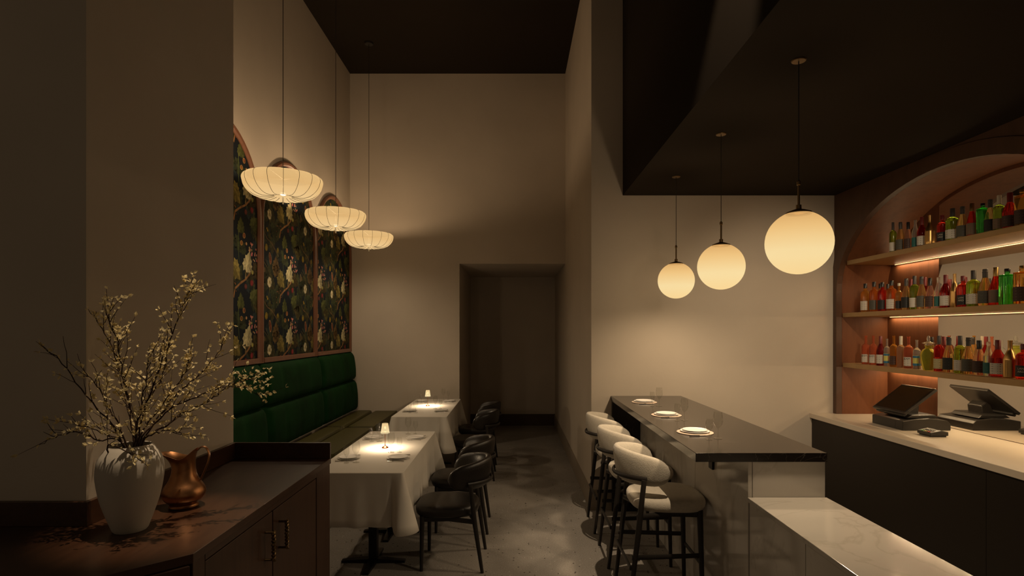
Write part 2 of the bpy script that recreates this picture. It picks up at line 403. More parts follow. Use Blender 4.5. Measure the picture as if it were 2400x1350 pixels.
for a in ((565, 690, 130, 1.6, GRN), (670, 640, 150, .8, GRN), (705, 745, 160, 2.6, (.075, .07, .02)), (455, 660, 120, 2.0, DGR), (470, 285, 150, 1.9, BRN), (840, 350, 140, 1.5, BRN), (430, 770, 130, .6, (.06, .052, .018)),
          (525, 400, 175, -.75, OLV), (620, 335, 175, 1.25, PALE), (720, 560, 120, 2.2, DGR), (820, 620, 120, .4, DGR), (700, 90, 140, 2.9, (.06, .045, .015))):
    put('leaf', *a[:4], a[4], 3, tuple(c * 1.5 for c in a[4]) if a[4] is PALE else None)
stem([(510, 650), (520, 570), (560, 520), (600, 485), (640, 420)], .010, (.26, .13, .05), 5)
stem([(600, 485), (605, 400)], .006, (.3, .2, .08), 5)
stem([(548, 60), (545, 180), (552, 330)], .004, (.08, .11, .03), 5); stem([(340, 205), (380, 270), (405, 350)], .004, (.12, .10, .03), 5)
stem([(400, 470), (392, 580), (410, 740)], .004, (.12, .12, .03), 5); stem([(760, 290), (800, 420), (790, 600)], .004, (.10, .09, .03), 5)
stem([(335, 620), (370, 690), (430, 740), (500, 860)], .005, (.15, .09, .04), 5)
put('round', 650, 515, 66, .3, (.13, .012, .018), 5, (.26, .03, .03)); put('round', 603, 548, 58, .1, (.09, .02, .018), 5, (.15, .04, .03))
put('round', 655, 417, 44, .5, (.30, .27, .07), 5)
put('oval', 410, 175, 118, 1.75, (.30, .17, .07), 6, (.16, .042, .018)); put('oval', 795, 275, 105, 1.75, (.30, .17, .07), 6, (.16, .042, .018))
put('round', 590, 82, 56, .6, (.36, .20, .06), 6, (.22, .07, .03)); put('round', 570, 150, 52, .2, (.38, .22, .06), 6, (.20, .075, .02))
put('oval', 740, 380, 88, 1.57, (.16, .12, .055), 6, (.10, .07, .035))
put('round', 365, 800, 74, 0, (.19, .125, .012), 5, (.26, .18, .02)); put('round', 490, 795, 60, 0, (.17, .12, .014), 5); put('round', 765, 808, 56, 0, (.18, .13, .015), 5)
put('round', 380, 605, 30, 0, (.40, .26, .03), 6); put('round', 770, 640, 26, 0, (.38, .25, .03), 6); put('round', 345, 290, 60, 0, (.09, .06, .02), 5)
put('dots', 640, 150, 1, 0, (.50, .24, .16), 6)
put('flower', 400, 425, 118, 0, (.62, .54, .33), 7)
for i in range(9): put('round', 500 + r_.uniform(-25, 30), 570 + r_.uniform(-60, 90), 14, 0, (.24, .10, .04), 6)
def panel(zc, idx, lab):
    t = thing('wallpaper_panel', lab, 'wall panel', (XL, zc, 1.30), 0, 'arched wallpaper panels above the banquette')
    win_w = PW - .03; poly = arch_poly(zc, win_w, SPR, 1.40)
    loc = lambda p: (p[0] - zc, p[1] - 1.30)
    MB().prism([loc(p) for p in poly], .002, .012, 'x').build('backing', plain('panel_ground_%d' % idx, (.007, .010, .014), .8, spec=.15), t)
    v, f, cols = [], [], []
    for layer, pg, col in sorted(PRINT, key=lambda e: e[0]):
        mz = sum(p[0] for p in pg) / len(pg); mh = sum(p[1] for p in pg) / len(pg)
        for i in range(int((zc - PW - mz) / TW) - 1, int((zc + PW - mz) / TW) + 2):
            for j in range(int((1.3 - mh) / TH) - 1, int((3.4 - mh) / TH) + 2):
                q = [(p[0] + i * TW, p[1] + j * TH) for p in pg]
                if max(p[0] for p in q) < zc - win_w or min(p[0] for p in q) > zc + win_w: continue
                q = clip(q, poly)
                if len(q) >= 3:
                    o = len(v); v += [(.0125 + layer * .00012 + .00001 * (len(f) % 9), p[0] - zc, p[1] - 1.30) for p in q]; f.append(tuple(range(o, o + len(q)))); cols.append(col)
    me = bpy.data.meshes.new('botanical_print'); me.from_pydata(v, [], f); me.materials.append(MATS['print'])
    ca = me.color_attributes.new('Col', 'FLOAT_COLOR', 'CORNER')
    for p, c in zip(me.polygons, cols):
        for li in p.loop_indices: ca.data[li].color = (*c, 1)
    o = bpy.data.objects.new('botanical_print', me); COL.objects.link(o); o.parent = t
    o['kind'] = 'stuff'; o['label'] = 'dark print of leaves, figs and pale flowers'
    ou, inn = arch_poly(zc, PW - .002, SPR, 1.36), arch_poly(zc, PW - .05, SPR, 1.36)
    fr = MB(); n = len(ou)
    prof = [(0, 0), (0, .03), (.3, .038), (.7, .034), (1, .02), (1, 0)]
    vs = [(x, *loc((a[0] + (b[0] - a[0]) * u, a[1] + (b[1] - a[1]) * u))) for a, b in zip(ou, inn) for u, x in prof]
    m = len(prof)
    fs = [(i * m + k, (i + 1) * m + k, (i + 1) * m + k + 1, i * m + k + 1) for i in range(n - 1) for k in range(m - 1)]
    fs += [tuple(range(m)), tuple((n - 1) * m + k for k in range(m))]
    fr.add(vs, fs).build('frame', 'frame_wood', t, 30)
    MB().box(0, .036, -PW + .052, PW - .052, .06, .105).build('bottom_rail', 'frame_wood', t, bevel=.004)
for i, (zc, lab) in enumerate(((4.37, 'arched floral wallpaper panel partly hidden behind the near wall block'),
                               (5.77, 'middle arched floral wallpaper panel behind the nearest silk pendant'),
                               (7.17, 'arched floral wallpaper panel closest to the back corner'))):
    panel(zc, i, lab)
# ------------------------------------------------------------------ banquette
bq = thing('banquette', 'long built-in banquette with green velvet back and olive leather seat', 'banquette', (XL, 3.3, 0))
bounds = [0.02, 1.72, 3.20, 4.585]
def pad_cushion(y0, y1, z0, z1, xb, xf0, xf1, bulge, channels, name, mat, nu=36, nv=14):
    """puffy upholstered panel standing against the wall, front plane from xf0 (bottom) to xf1 (top)"""
    def fn(u, v):
        e = min(u, 1 - u) * (y1 - y0); g = min(v, 1 - v) * (z1 - z0)
        rr = .07; k = (1 - (1 - min(1, e / rr)) ** 2) ** .5 * (1 - (1 - min(1, g / rr)) ** 2) ** .5
        ch = 1 - .08 * (1 - abs(math.sin(PI * channels * u))) ** 5
        xf = xf0 + (xf1 - xf0) * v
        return (xb + (xf - xb) * (.25 + .75 * k * ch) + bulge * k * math.sin(PI * v) ** .5 * ch, y0 + (y1 - y0) * u, z0 + (z1 - z0) * v)
    mb = MB().grid(fn, nu, nv)
    return mb
for i in range(3):
    y0, y1 = bounds[i] + .006, bounds[i + 1] - .006
    for z0, z1, xa, xc in ((.545, .988, .118, .095), (.966, 1.36, .095, .055)):
        pad_cushion(y0, y1, z0, z1, .0, xa, xc, .03, 4, 'back_cushion', 'velvet').build('back_cushion', 'velvet', bq, 60, fix=False)
    def seat(x0, x1, zt, name):
        def fn(u, v):
            e = min(u, 1 - u) * (y1 - y0); g = min(v, 1 - v) * (x1 - x0); rr = .035
            k = (1 - (1 - min(1, e / rr)) ** 2) ** .5 * (1 - (1 - min(1, g / rr)) ** 2) ** .5
            return (x0 + (x1 - x0) * v, y0 + (y1 - y0) * u, zt - .10 + .10 * k)
        MB().grid(fn, 30, 10).build(name, 'olive_leather', bq, 60, fix=False)
    seat(.10, .335, .555, 'seat_roll'); seat(.338, .70, .548, 'seat_cushion')
MB().box(.004, .68, .02, 4.585, .08, .455).build('base', 'walnut', bq, bevel=.004)
MB().box(.03, .62, .04, 4.57, 0, .08).build('plinth', 'laminate_dark', bq)
# ------------------------------------------------------------------ sideboard in front of the wall block
sb = thing('sideboard', 'dark walnut sideboard wrapping the wall block, with vase on top', 'sideboard', (-1.3, 2.5, 0))
def L(x, y): return (x + 1.3, y - 2.5)
top_poly = [L(*p) for p in ((-1.548, 3.138), (-1.01, 3.138), (-1.01, 1.79), (-1.36, 1.44), (-3.2, 1.44), (-3.2, 2.056), (-1.548, 2.056))]
body_poly = [L(*p) for p in ((-1.54, 3.13), (-1.045, 3.13), (-1.045, 1.80), (-1.38, 1.465), (-3.2, 1.465), (-3.2, 2.05), (-1.54, 2.05))]
MB().prism(top_poly, .918, .948, 'z').build('countertop', 'walnut', sb, bevel=.002)
MB().prism(body_poly, .08, .917, 'z').build('body', 'walnut_upright', sb)
MB().prism([(p[0] - .03, p[1] - .0) for p in body_poly], 0, .08, 'z').build('plinth', 'laminate_dark', sb)
fx = 1.3 - 1.045
for y0, y1, nm in ((2.925, 3.132, 'stile'), (1.797, 1.868, 'stile')):
    MB().box(fx, fx + .03, y0 - 2.5, y1 - 2.5, .08, .917).build(nm, 'walnut_upright', sb, bevel=.002)
MB().box(fx, fx + .03, 1.87 - 2.5, 2.923 - 2.5, .896, .917).build('rail', 'walnut', sb)
for y0, y1, hy in ((1.873, 2.393, 2.325), (2.401, 2.919, 2.46)):
    d = MB().box(fx, fx + .028, y0 - 2.5, y1 - 2.5, .085, .89).build('door', 'walnut_upright', sb, bevel=.002)
    h = MB(); q = hy - 2.5
    pts = [(fx + .028, q, .825), (fx + .062, q, .825)]
    h.tube(pts, .005); h.tube([(fx + .028, q, .713), (fx + .062, q, .713)], .005)
    tw = [(fx + .062 + .0035 * math.cos(k * 1.1), q + .0035 * math.sin(k * 1.1), .708 + .122 * k / 48) for k in range(49)]
    h.tube(tw, .0062, 8); h.build('handle', 'brass_dark', d, 40)
MB().prism([L(-1.012, 1.775), L(-1.345, 1.442), L(-1.36, 1.457), L(-1.03, 1.79)], .085, .915, 'z').build('corner_panel', 'walnut_upright', sb, bevel=.002)
US = (.948, 1.035)
MB().box(-1.548 + 1.3, -1.53 + 1.3, 2.056 - 2.5, 3.138 - 2.5, *US).build('upstand', 'walnut', sb, bevel=.0015)
MB().box(-1.53 + 1.3, -1.01 + 1.3, 3.12 - 2.5, 3.138 - 2.5, *US).build('upstand', 'walnut', sb, bevel=.0015)
MB().box(-3.2 + 1.3, -1.53 + 1.3, 2.038 - 2.5, 2.056 - 2.5, *US).build('upstand', 'walnut', sb, bevel=.0015)
# ------------------------------------------------------------------ back bar: counter, arched niche, shelves
XF, XN, XB = 2.947, 2.985, 3.40                          # face plane, niche start, niche back
AZ, AA, AB, ASP = 3.93, 1.25, .77, 2.01                  # arch centre, half width, rise, springing
BT = .892
bc = thing('back_bar_counter', 'long back bar counter with beige stone top and black front', 'counter', (2.72, 3, 0))
MB().box(0, .71, -3.5, ZW - 3.001, BT - .043, BT).build('countertop', 'quartz', bc, bevel=.003)
for a, b in ((-3.48, -1.6), (-1.597, .3), (.303, ZW - 3.002)):
    MB().box(.02, .04, a, b, .08, BT - .045).build('front_panel', 'laminate_dark', bc)
MB().box(.042, .7, -3.48, ZW - 3.002, .08, BT - .045).build('carcass', 'laminate_dark', bc)
MB().box(.06, .7, -3.48, ZW - 3.002, 0, .08).build('plinth', 'laminate_dark', bc)
nb = thing('back_bar_cabinet', 'arched dark wood bar niche with three lit bottle shelves and mirror', 'cabinet', (XF, AZ, BT))
def opening(a, b, n=36):                                  # y,z relative to the cabinet, going up the far side, over and down
    return [(a, 0)] + [(a * math.cos(PI * k / n), ASP - BT + b * math.sin(PI * k / n)) for k in range(n + 1)] + [(-a, 0)]
far, near = ZW - .002 - AZ, 1.0 - AZ
HS = SOF - BT - .002
op = opening(AA, AB)
MB().prism([(far, 0), (far, HS), (near, HS), (near, 0)] + op[::-1], 0, .038, 'x').build('arch_face', 'arch_wood', nb)
ring = MB(); o1, o2 = opening(AA + .10, AB + .10), op
o1 = [(min(p[0], far - .001), p[1]) for p in o1]
o1 = [(p[0], min(p[1], HS - .001)) for p in o1]
n = len(op)
vs = [(x, *p) for a, b in zip(o1, o2) for x, p in ((0, a), (-.012, a), (-.012, b), (0, b))]
ring.add(vs, [(i * 4 + k, (i + 1) * 4 + k, (i + 1) * 4 + k + 1, i * 4 + k + 1) for i in range(n - 1) for k in range(3)]).build('arch_casing', 'arch_wood', nb, 30)
inn = opening(AA - .001, AB - .001, 48)
MB().grid(lambda u, v: (.038 + (XB - XN) * v, *inn[round(u * (len(inn) - 1))]), len(inn) - 1, 1).build('niche_lining', 'niche_wood', nb, 40)
MB().prism(opening(AA + .02, AB + .02), XB - XF, XB - XF + .02, 'x').build('back_panel', 'niche_wood', nb)
mir = [(p[0], p[1]) for p in opening(AA - .03, AB - .03, 60) if abs(p[0]) <= .63]
mir = [(.63, .004)] + [p for p in mir if p[1] > .5] + [(-.63, .004)]
MB().prism(mir, XB - XF - .006, XB - XF - .001, 'x').build('mirror', 'mirror', nb)
def led_light(name, loc, d, length, power):
    l = bpy.data.lights.new(name, 'AREA'); l.shape = 'RECTANGLE'; l.size = .006; l.size_y = length; l.energy = power; l.color = (1, .72, .40)
    o = bpy.data.objects.new(name, l); COL.objects.link(o); o.parent = nb; o.location = loc
    z = -Vector(d).normalized(); y = Vector((0, 1, 0)); x = y.cross(z)
    o.rotation_euler = Matrix((x, y, z)).transposed().to_euler()
SHELVES = {'bottom': 1.358, 'middle': 1.81, 'top': 2.275}
for nm, h in SHELVES.items():
    hw = AA - .02 if nm != 'top' else AA * math.sqrt(1 - ((h - ASP) / AB) ** 2) - .012
    s_ = MB().box(2.98 - XF, XB - XF - .008, -hw, hw, h - .038 - BT, h - BT).build('shelf', 'shelf_brass', nb, bevel=.002)
    MB().box(XB - XF - .0125, XB - XF - .0085, -hw + .03, hw - .03, h - .0405 - BT, h - .0382 - BT).build('led_strip', 'led', s_)
    led_light('shelf_light', (XB - XF - .02, 0, h - .043 - BT), (-.25, 0, -1), 2 * hw - .1, P_LED * (1.5 if nm == 'bottom' else 1))
    if nm == 'top':
        led_light('arch_light', (XB - XF - .025, 0, h + .006 - BT), (-.35, 0, 1), 2 * hw - .12, P_LED * .2)
        MB().box(XB - XF - .022, XB - XF - .019, -hw + .05, hw - .05, h + .0002 - BT, h + .003 - BT).build('led_strip', 'led', s_)
# ------------------------------------------------------------------ bar counter and service counter
H1 = 1.05
bar = thing('bar_counter', 'bar counter with black stone top and polished marble base', 'bar', (1.2, 4.0, 0))
bx0, bx1, by0, by1 = .89 - 1.2, 1.535 - 1.2, 2.787 - 4, ZW - .001 - 4
MB().box(bx0, bx1, by0, by1, H1 - .044, H1).build('countertop', 'granite', bar, bevel=.002)
ys = [2.80 - 4, 3.62 - 4, 4.44 - 4, ZW - .002 - 4]
for a, b in zip(ys, ys[1:]):
    MB().box(1.152 - 1.2, 1.172 - 1.2, a + .0015, b - .0015, .0, H1 - .046).build('side_panel', 'marble', bar, bevel=.0012)
MB().box(1.174 - 1.2, bx1 - .004, 2.80 - 4, 2.82 - 4, .0, H1 - .046).build('end_panel', 'marble', bar, bevel=.0012)
MB().box(1.174 - 1.2, bx1 - .01, 2.822 - 4, by1, .0, H1 - .046).build('carcass', 'laminate_dark', bar)
MB().box(bx0 + .004, 1.150 - 1.2, 5.19 - 4, by1, 0, H1 - .046).build('support_panel', 'granite', bar, bevel=.002)
for y in (3.30, 3.90, 4.55):
    MB().box(bx0 + .07, 1.150 - 1.2, y - 4 - .03, y - 4 + .03, H1 - .058, H1 - .0445).box(1.138 - 1.2, 1.150 - 1.2, y - 4 - .03, y - 4 + .03, H1 - .20, H1 - .058).build('bracket', 'steel_black', bar)
H2 = .83
sc = thing('service_counter', 'low white marble service counter joined to the bar end', 'counter', (1.34, 2, 0))
MB().box(1.148 - 1.34, 1.537 - 1.34, .6 - 2, 2.798 - 2, H2 - .022, H2).build('countertop', 'marble', sc, bevel=.002)
for a, b in ((.62, 1.45), (1.453, 2.258), (2.262, 2.796)):
    MB().box(1.158 - 1.34, 1.176 - 1.34, a - 2, b - 2, .06, H2 - .024).build('side_panel', 'marble', sc, bevel=.0012)
MB().box(1.178 - 1.34, 1.53 - 1.34, .62 - 2, 2.796 - 2, .06, H2 - .024).build('carcass', 'laminate_dark', sc)
MB().box(1.19 - 1.34, 1.51 - 1.34, .63 - 2, 2.79 - 2, 0, .06).build('plinth', 'laminate_dark', sc)
# ================================================================== lamps
def globe(y, lab):
    h = 2.055
    t = thing('globe_pendant', lab, 'pendant lamp', (1.31, y, h), 0, 'frosted glass globe pendants over the bar')
    r = .145
    prof = [(r * math.sin(a), -r * math.cos(a)) for a in [PI * k / 26 for k in range(0, 24)]]
    prof[0] = (0, -r)
    MB().lathe(prof, 40, cap=False).build('globe', 'globe_glass', t, 60)
    ca = math.acos(-prof[-1][1] / r); top = prof[-1]
    MB().lathe([(top[0] + .004, top[1] - .004), (top[0] + .003, top[1] + .004), (.03, r + .004), (.012, r + .010), (.012, r + .028), (.006, r + .030), (0, r + .030)], 28, cap=False).build('cap', 'brass_dark', t, 40)
    MB().lathe([(.0055, r + .028), (.0055, r + .118), (.009, r + .122), (.009, r + .136), (.003, r + .142), (0, r + .142)], 12).build('stem', 'brass_dark', t, 40)
    MB().tube([(0, 0, r + .14), (0, 0, SOF - h - .004)], .0022, 6).build('cord', 'cord', t)
    MB().lathe([(0, SOF - h - .006), (.03, SOF - h - .006), (.033, SOF - h - .002), (.033, SOF - h)], 24).build('canopy', 'brass_dark', t, 30)
    point('bulb_light', (0, 0, -.03), P_GLOBE, .05, WARM, t)
    spot('bulb_downlight', (0, 0, -.02), (0, 0, -1), P_GLOBE_DOWN, 152, 1, .05, WARM, t)
globe(2.618, 'largest frosted globe pendant, nearest of three over the bar')
globe(3.60, 'middle of the three frosted globe pendants over the bar')
globe(4.60, 'farthest, smallest looking frosted globe pendant by the beige wall')
NL = 16
def make_silk(y, lab):
    base = 2.68
    t = thing('silk_pendant', lab, 'pendant lamp', (-1.80, y, base), 0, 'ribbed silk pendants over the banquette')
    prof = [(.022, .052), (.05, .036), (.09, .016), (.14, .004), (.18, .006), (.225, .03), (.262, .075), (.288, .13), (.300, .185), (.301, .225), (.292, .252), (.278, .262), (.268, .256)]
    cp = catmull([(p[0] * .985, 0, p[1] * .64) for p in prof], 4); pr = [(p.x, p.z) for p in cp]
    lob = lambda a, z: 1 - .030 * (1 - abs(math.sin(a * NL / 2))) ** 2
    mb = MB().lathe(pr, NL * 6, cap=False, lobes=lob); 
    mb.v = [(x, yy, z + (.006 * (1 - abs(math.sin(math.atan2(yy, x) * NL / 2))) ** 2 if z < .03 and math.hypot(x, yy) > .06 else 0)) for x, yy, z in mb.v]
    mb.build('silk_shade', 'silk', t, 60)
    for k in range(NL):
        a = 2 * PI * k / NL; c, s = math.cos(a), math.sin(a)
        MB().tube([(r * .974 * c, r * .974 * s, z - (.001 if z < .02 else 0)) for r, z in pr[6:]], .0016, 5).build('rib', 'cord', t)
    MB().lathe([(0, .024), (.018, .026), (.024, .034), (.018, .042), (0, .044)], 16).build('diffuser', 'bulb_glow', t, 60)
    MB().lathe([(0, -.045), (.005, -.045), (.005, .023), (0, .023)], 10).build('finial', 'porcelain', t)
    MB().tube([(0, 0, .06), (0, 0, HC - base - .01)], .0028, 6).build('cord', 'cord', t)
    ring = MB()
    for k in range(4):
        a = PI * k / 2; ring.tube([(.006 * math.cos(a), .006 * math.sin(a), .150), (.262 * math.cos(a), .262 * math.sin(a), .161)], .002, 5)
    ring.build('spider_ring', 'cord', t)
    MB().lathe([(0, HC - base - .022), (.05, HC - base - .022), (.055, HC - base - .004), (.055, HC - base)], 24).build('canopy', 'wood_black', t, 30)
    point('bulb_light', (0, 0, .10), P_PENDANT, .04, AMBER, t)
    spot('downlight', (0, 0, -.05), (0, 0, -1), P_PENDANT_DOWN, 174, 1, .02, WARM, t)
make_silk(4.43, 'largest ribbed silk pendant, nearest over the banquette')
make_silk(5.74, 'middle one of the three ribbed silk pendants')
make_silk(7.05, 'farthest ribbed silk pendant, close to the back wall')
def track_spot(loc, target, power, angle, blend, lab):
    """small cylindrical spotlight hanging from the high ceiling by a thin rod"""
    t = thing('ceiling_spotlight', lab, 'spotlight', loc, 0, 'ceiling spotlights')
    d = (Vector(target) - Vector(loc)).normalized()
    MB().tube([-d * .10, -d * .002], .032, 20).build('housing', 'wood_black', t, 40)
    MB().tube([-d * .002, d * .03], [.034, .036], 20).build('snoot', 'wood_black', t, 40)
    MB().tube([Vector((0, 0, .02)), Vector((0, 0, HC - loc[2] - .002))], .006, 8).build('rod', 'wood_black', t)
    spot('spot_light', d * .034, d * 2, power, angle, blend, .02, WARM, t)
track_spot((.80, 1.7, 4.6), (.95, 3.95, .8), P_SPOT_BAR, 25, .6, 'black ceiling spotlight aimed at the bar stools')
track_spot((-.80, 2.2, 4.9), (-1.20, 2.09, 1.4), P_SPOT_PLANT, 12.5, .8, 'black ceiling spotlight aimed at the blossom branches')
def added_wall_spot(loc, target, power, angle, lab):
    t = thing('added_wall_spotlight', lab, 'spotlight', loc)
    MB().lathe([(.038, 0), (.05, -.001), (.052, -.004), (.04, -.006), (.036, -.001)], 28, cap=False).build('trim_ring', 'brass_dark', t, 40)
    MB().lathe([(0, -.0012), (.036, -.0012), (.036, -.0004), (0, -.0004)], 24).build('lens', 'bulb_glow', t)
    spot('spot_light', (0, 0, -.012), Vector(target) - Vector(loc), power, angle, 1, .035, WARM, t)
added_wall_spot((1.95, 1.55, SOF - .0005), (2.5, ZW, 1.62), P_SPOT_WALL, 40, 'added out-of-view spotlight washing the wall beside the bottle shelves')  # unseen lamp, added to brighten the wall beside the shelves
# ================================================================== chairs and stools
def make_seat(name, label, cat, upholstery, seat_h, pad_h, leg_sx, stretch):
    """local +x is the front of the seat"""
    t = thing(name, label, cat)
    def outline(a):
        c, s = math.cos(a), math.sin(a); e = 2 / 3.2
        x = abs(c) ** e * math.copysign(1, c); y = abs(s) ** e * math.copysign(1, s)
        return (.04 + .222 * x, y * (.213 + .012 * x))
    layers = [(-.078, .86), (-.076, .93), (-.064, .975), (-.045, 1.0), (-.025, .995), (-.010, .955), (-.002, .87), (.003, .72), (.006, .45), (.007, .15)]
    N = 44; mb = MB(); vs = []; fs = []
    for z, s in layers:
        for k in range(N):
            x, y = outline(2 * PI * k / N); vs.append((.04 + (x - .04) * s, y * s, seat_h + z))
    for i in range(len(layers) - 1):
        for k in range(N): fs.append((i * N + k, i * N + (k + 1) % N, (i + 1) * N + (k + 1) % N, (i + 1) * N + k))
    fs += [tuple(range(N - 1, -1, -1)), tuple((len(layers) - 1) * N + k for k in range(N))]
    mb.add(vs, fs).build('seat', upholstery, t, 60)
    # wrap-around padded back
    a_, b_, cx = .246, .210, .012
    NT, NS = 44, 18; vs = []; fs = []; PM = math.radians(92)
    def path(ph): return Vector((cx - a_ * math.cos(ph), b_ * math.sin(ph), 0)), Vector((-math.cos(ph) / a_, math.sin(ph) / b_, 0)).normalized()
    for i in range(NT + 1):
        t_ = -1 + 2 * i / NT; ph = t_ * PM; p, nrm = path(ph)
        w = max(0, (abs(t_) - .70) / .30); cap = math.sqrt(max(0.0, 1 - w ** 2.6)); k2 = math.cos(ph * .9)
        hh = (.074 + .030 * max(0, k2)) * max(.05, cap); th = .031 * max(.08, cap ** .6)
        zc = pad_h + .030 * k2 - .012
        for k in range(NS):
            u = 2 * PI * k / NS; c, s = math.cos(u), math.sin(u); e = 2 / 2.6
            dn = abs(c) ** e * math.copysign(1, c) * th; dz = abs(s) ** e * math.copysign(1, s) * hh
            q = p + nrm * (dn + dz * .16); vs.append((q.x, q.y, zc + dz))
    for i in range(NT):
        for k in range(NS): fs.append((i * NS + k, i * NS + (k + 1) % NS, (i + 1) * NS + (k + 1) % NS, (i + 1) * NS + k))
    fs += [tuple(range(NS - 1, -1, -1)), tuple(NT * NS + k for k in range(NS))]
    MB().add(vs, fs).build('backrest', upholstery, t, 70)
    bh = pad_h - .036
    pts = []
    for i in range(25):
        ph = math.radians(-62 + 124 * i / 24); p, nrm = path(ph); q = p + nrm * .037; pts.append((q.x, q.y, bh))
    MB().tube(pts, .0135, 8, .62, (0, 0, 1)).build('back_rail', 'wood_black', t, 50)
    for s in (-1, 1):
        MB().tube([(-.215 * leg_sx, s * .212, 0), (-.165, s * .216, seat_h * .75), (-.135, s * .222, bh - .004)], [.0115, .017, .0145], 10).build('leg', 'wood_black', t, 50)
        MB().tube([(.205 * leg_sx, s * .182, 0), (.20, s * .172, seat_h - .07)], [.0115, .018], 10).build('leg', 'wood_black', t, 50)
    mb = MB()
    for s in (-1, 1):
        mb2 = MB().tube([(-.168, s * .208, seat_h - .10), (.02, s * .165, seat_h - .092), (.20, s * .172, seat_h - .094)], .017, 8, .6, (0, 0, 1)); mb2.build('side_rail', 'wood_black', t, 50)
    MB().tube([(.2, -.172, seat_h - .094), (.2, .172, seat_h - .094)], .017, 8, .6, (0, 0, 1)).build('front_rail', 'wood_black', t, 50)
    MB().tube([(-.168, -.208, seat_h - .10), (-.10, 0, seat_h - .095), (-.168, .208, seat_h - .10)], .017, 8, .6, (0, 0, 1)).build('rear_rail', 'wood_black', t, 50)
    if stretch:
        for s in (-1, 1):
            MB().tube([(-.195 * leg_sx, s * .213, .345), (.205 * leg_sx, s * .178, .345)], .014, 8, .6, (0, 0, 1)).build('stretcher', 'wood_black', t, 50)
        MB().tube([(-.20 * leg_sx, -.212, .285), (-.20 * leg_sx, .212, .285)], .014, 8, .6, (0, 0, 1)).build('stretcher', 'wood_black', t, 50)
        MB().tube([(.205 * leg_sx, -.18, .285), (.205 * leg_sx, .18, .285)], .014, 8, .6, (0, 0, 1)).build('footrest', 'wood_black', t, 50)
    return t
ch = make_seat('dining_chair', 'black leather dining chair closest to the camera, at the nearer table', 'chair', 'leather_black', .445, .637, 1.0, False)
ch['group'] = 'black leather chairs along the tables'
ch.location = (-.432, 4.085, 0); ch.rotation_euler = (0, 0, PI)
clone(ch, (-.432, 4.82, 0), PI, 'black leather dining chair second from the front, at the nearer table')
clone(ch, (-.437, 6.45, 0), PI, 'black leather dining chair third from the front, at the farther table')
clone(ch, (-.437, 7.2, 0), PI, 'black leather dining chair farthest back, beside the doorway')
st = make_seat('bar_stool', 'cream upholstered bar stool nearest the camera', 'bar stool', 'boucle', .675, .832, 1.05, True)
st['group'] = 'cream bar stools along the bar'
st.location = (.88, 3.48, 0)
clone(st, (.88, 4.155, 0), 0, 'cream upholstered bar stool in the middle of the three')
clone(st, (.88, 4.83, 0), 0, 'cream upholstered bar stool farthest away, next to the wall')
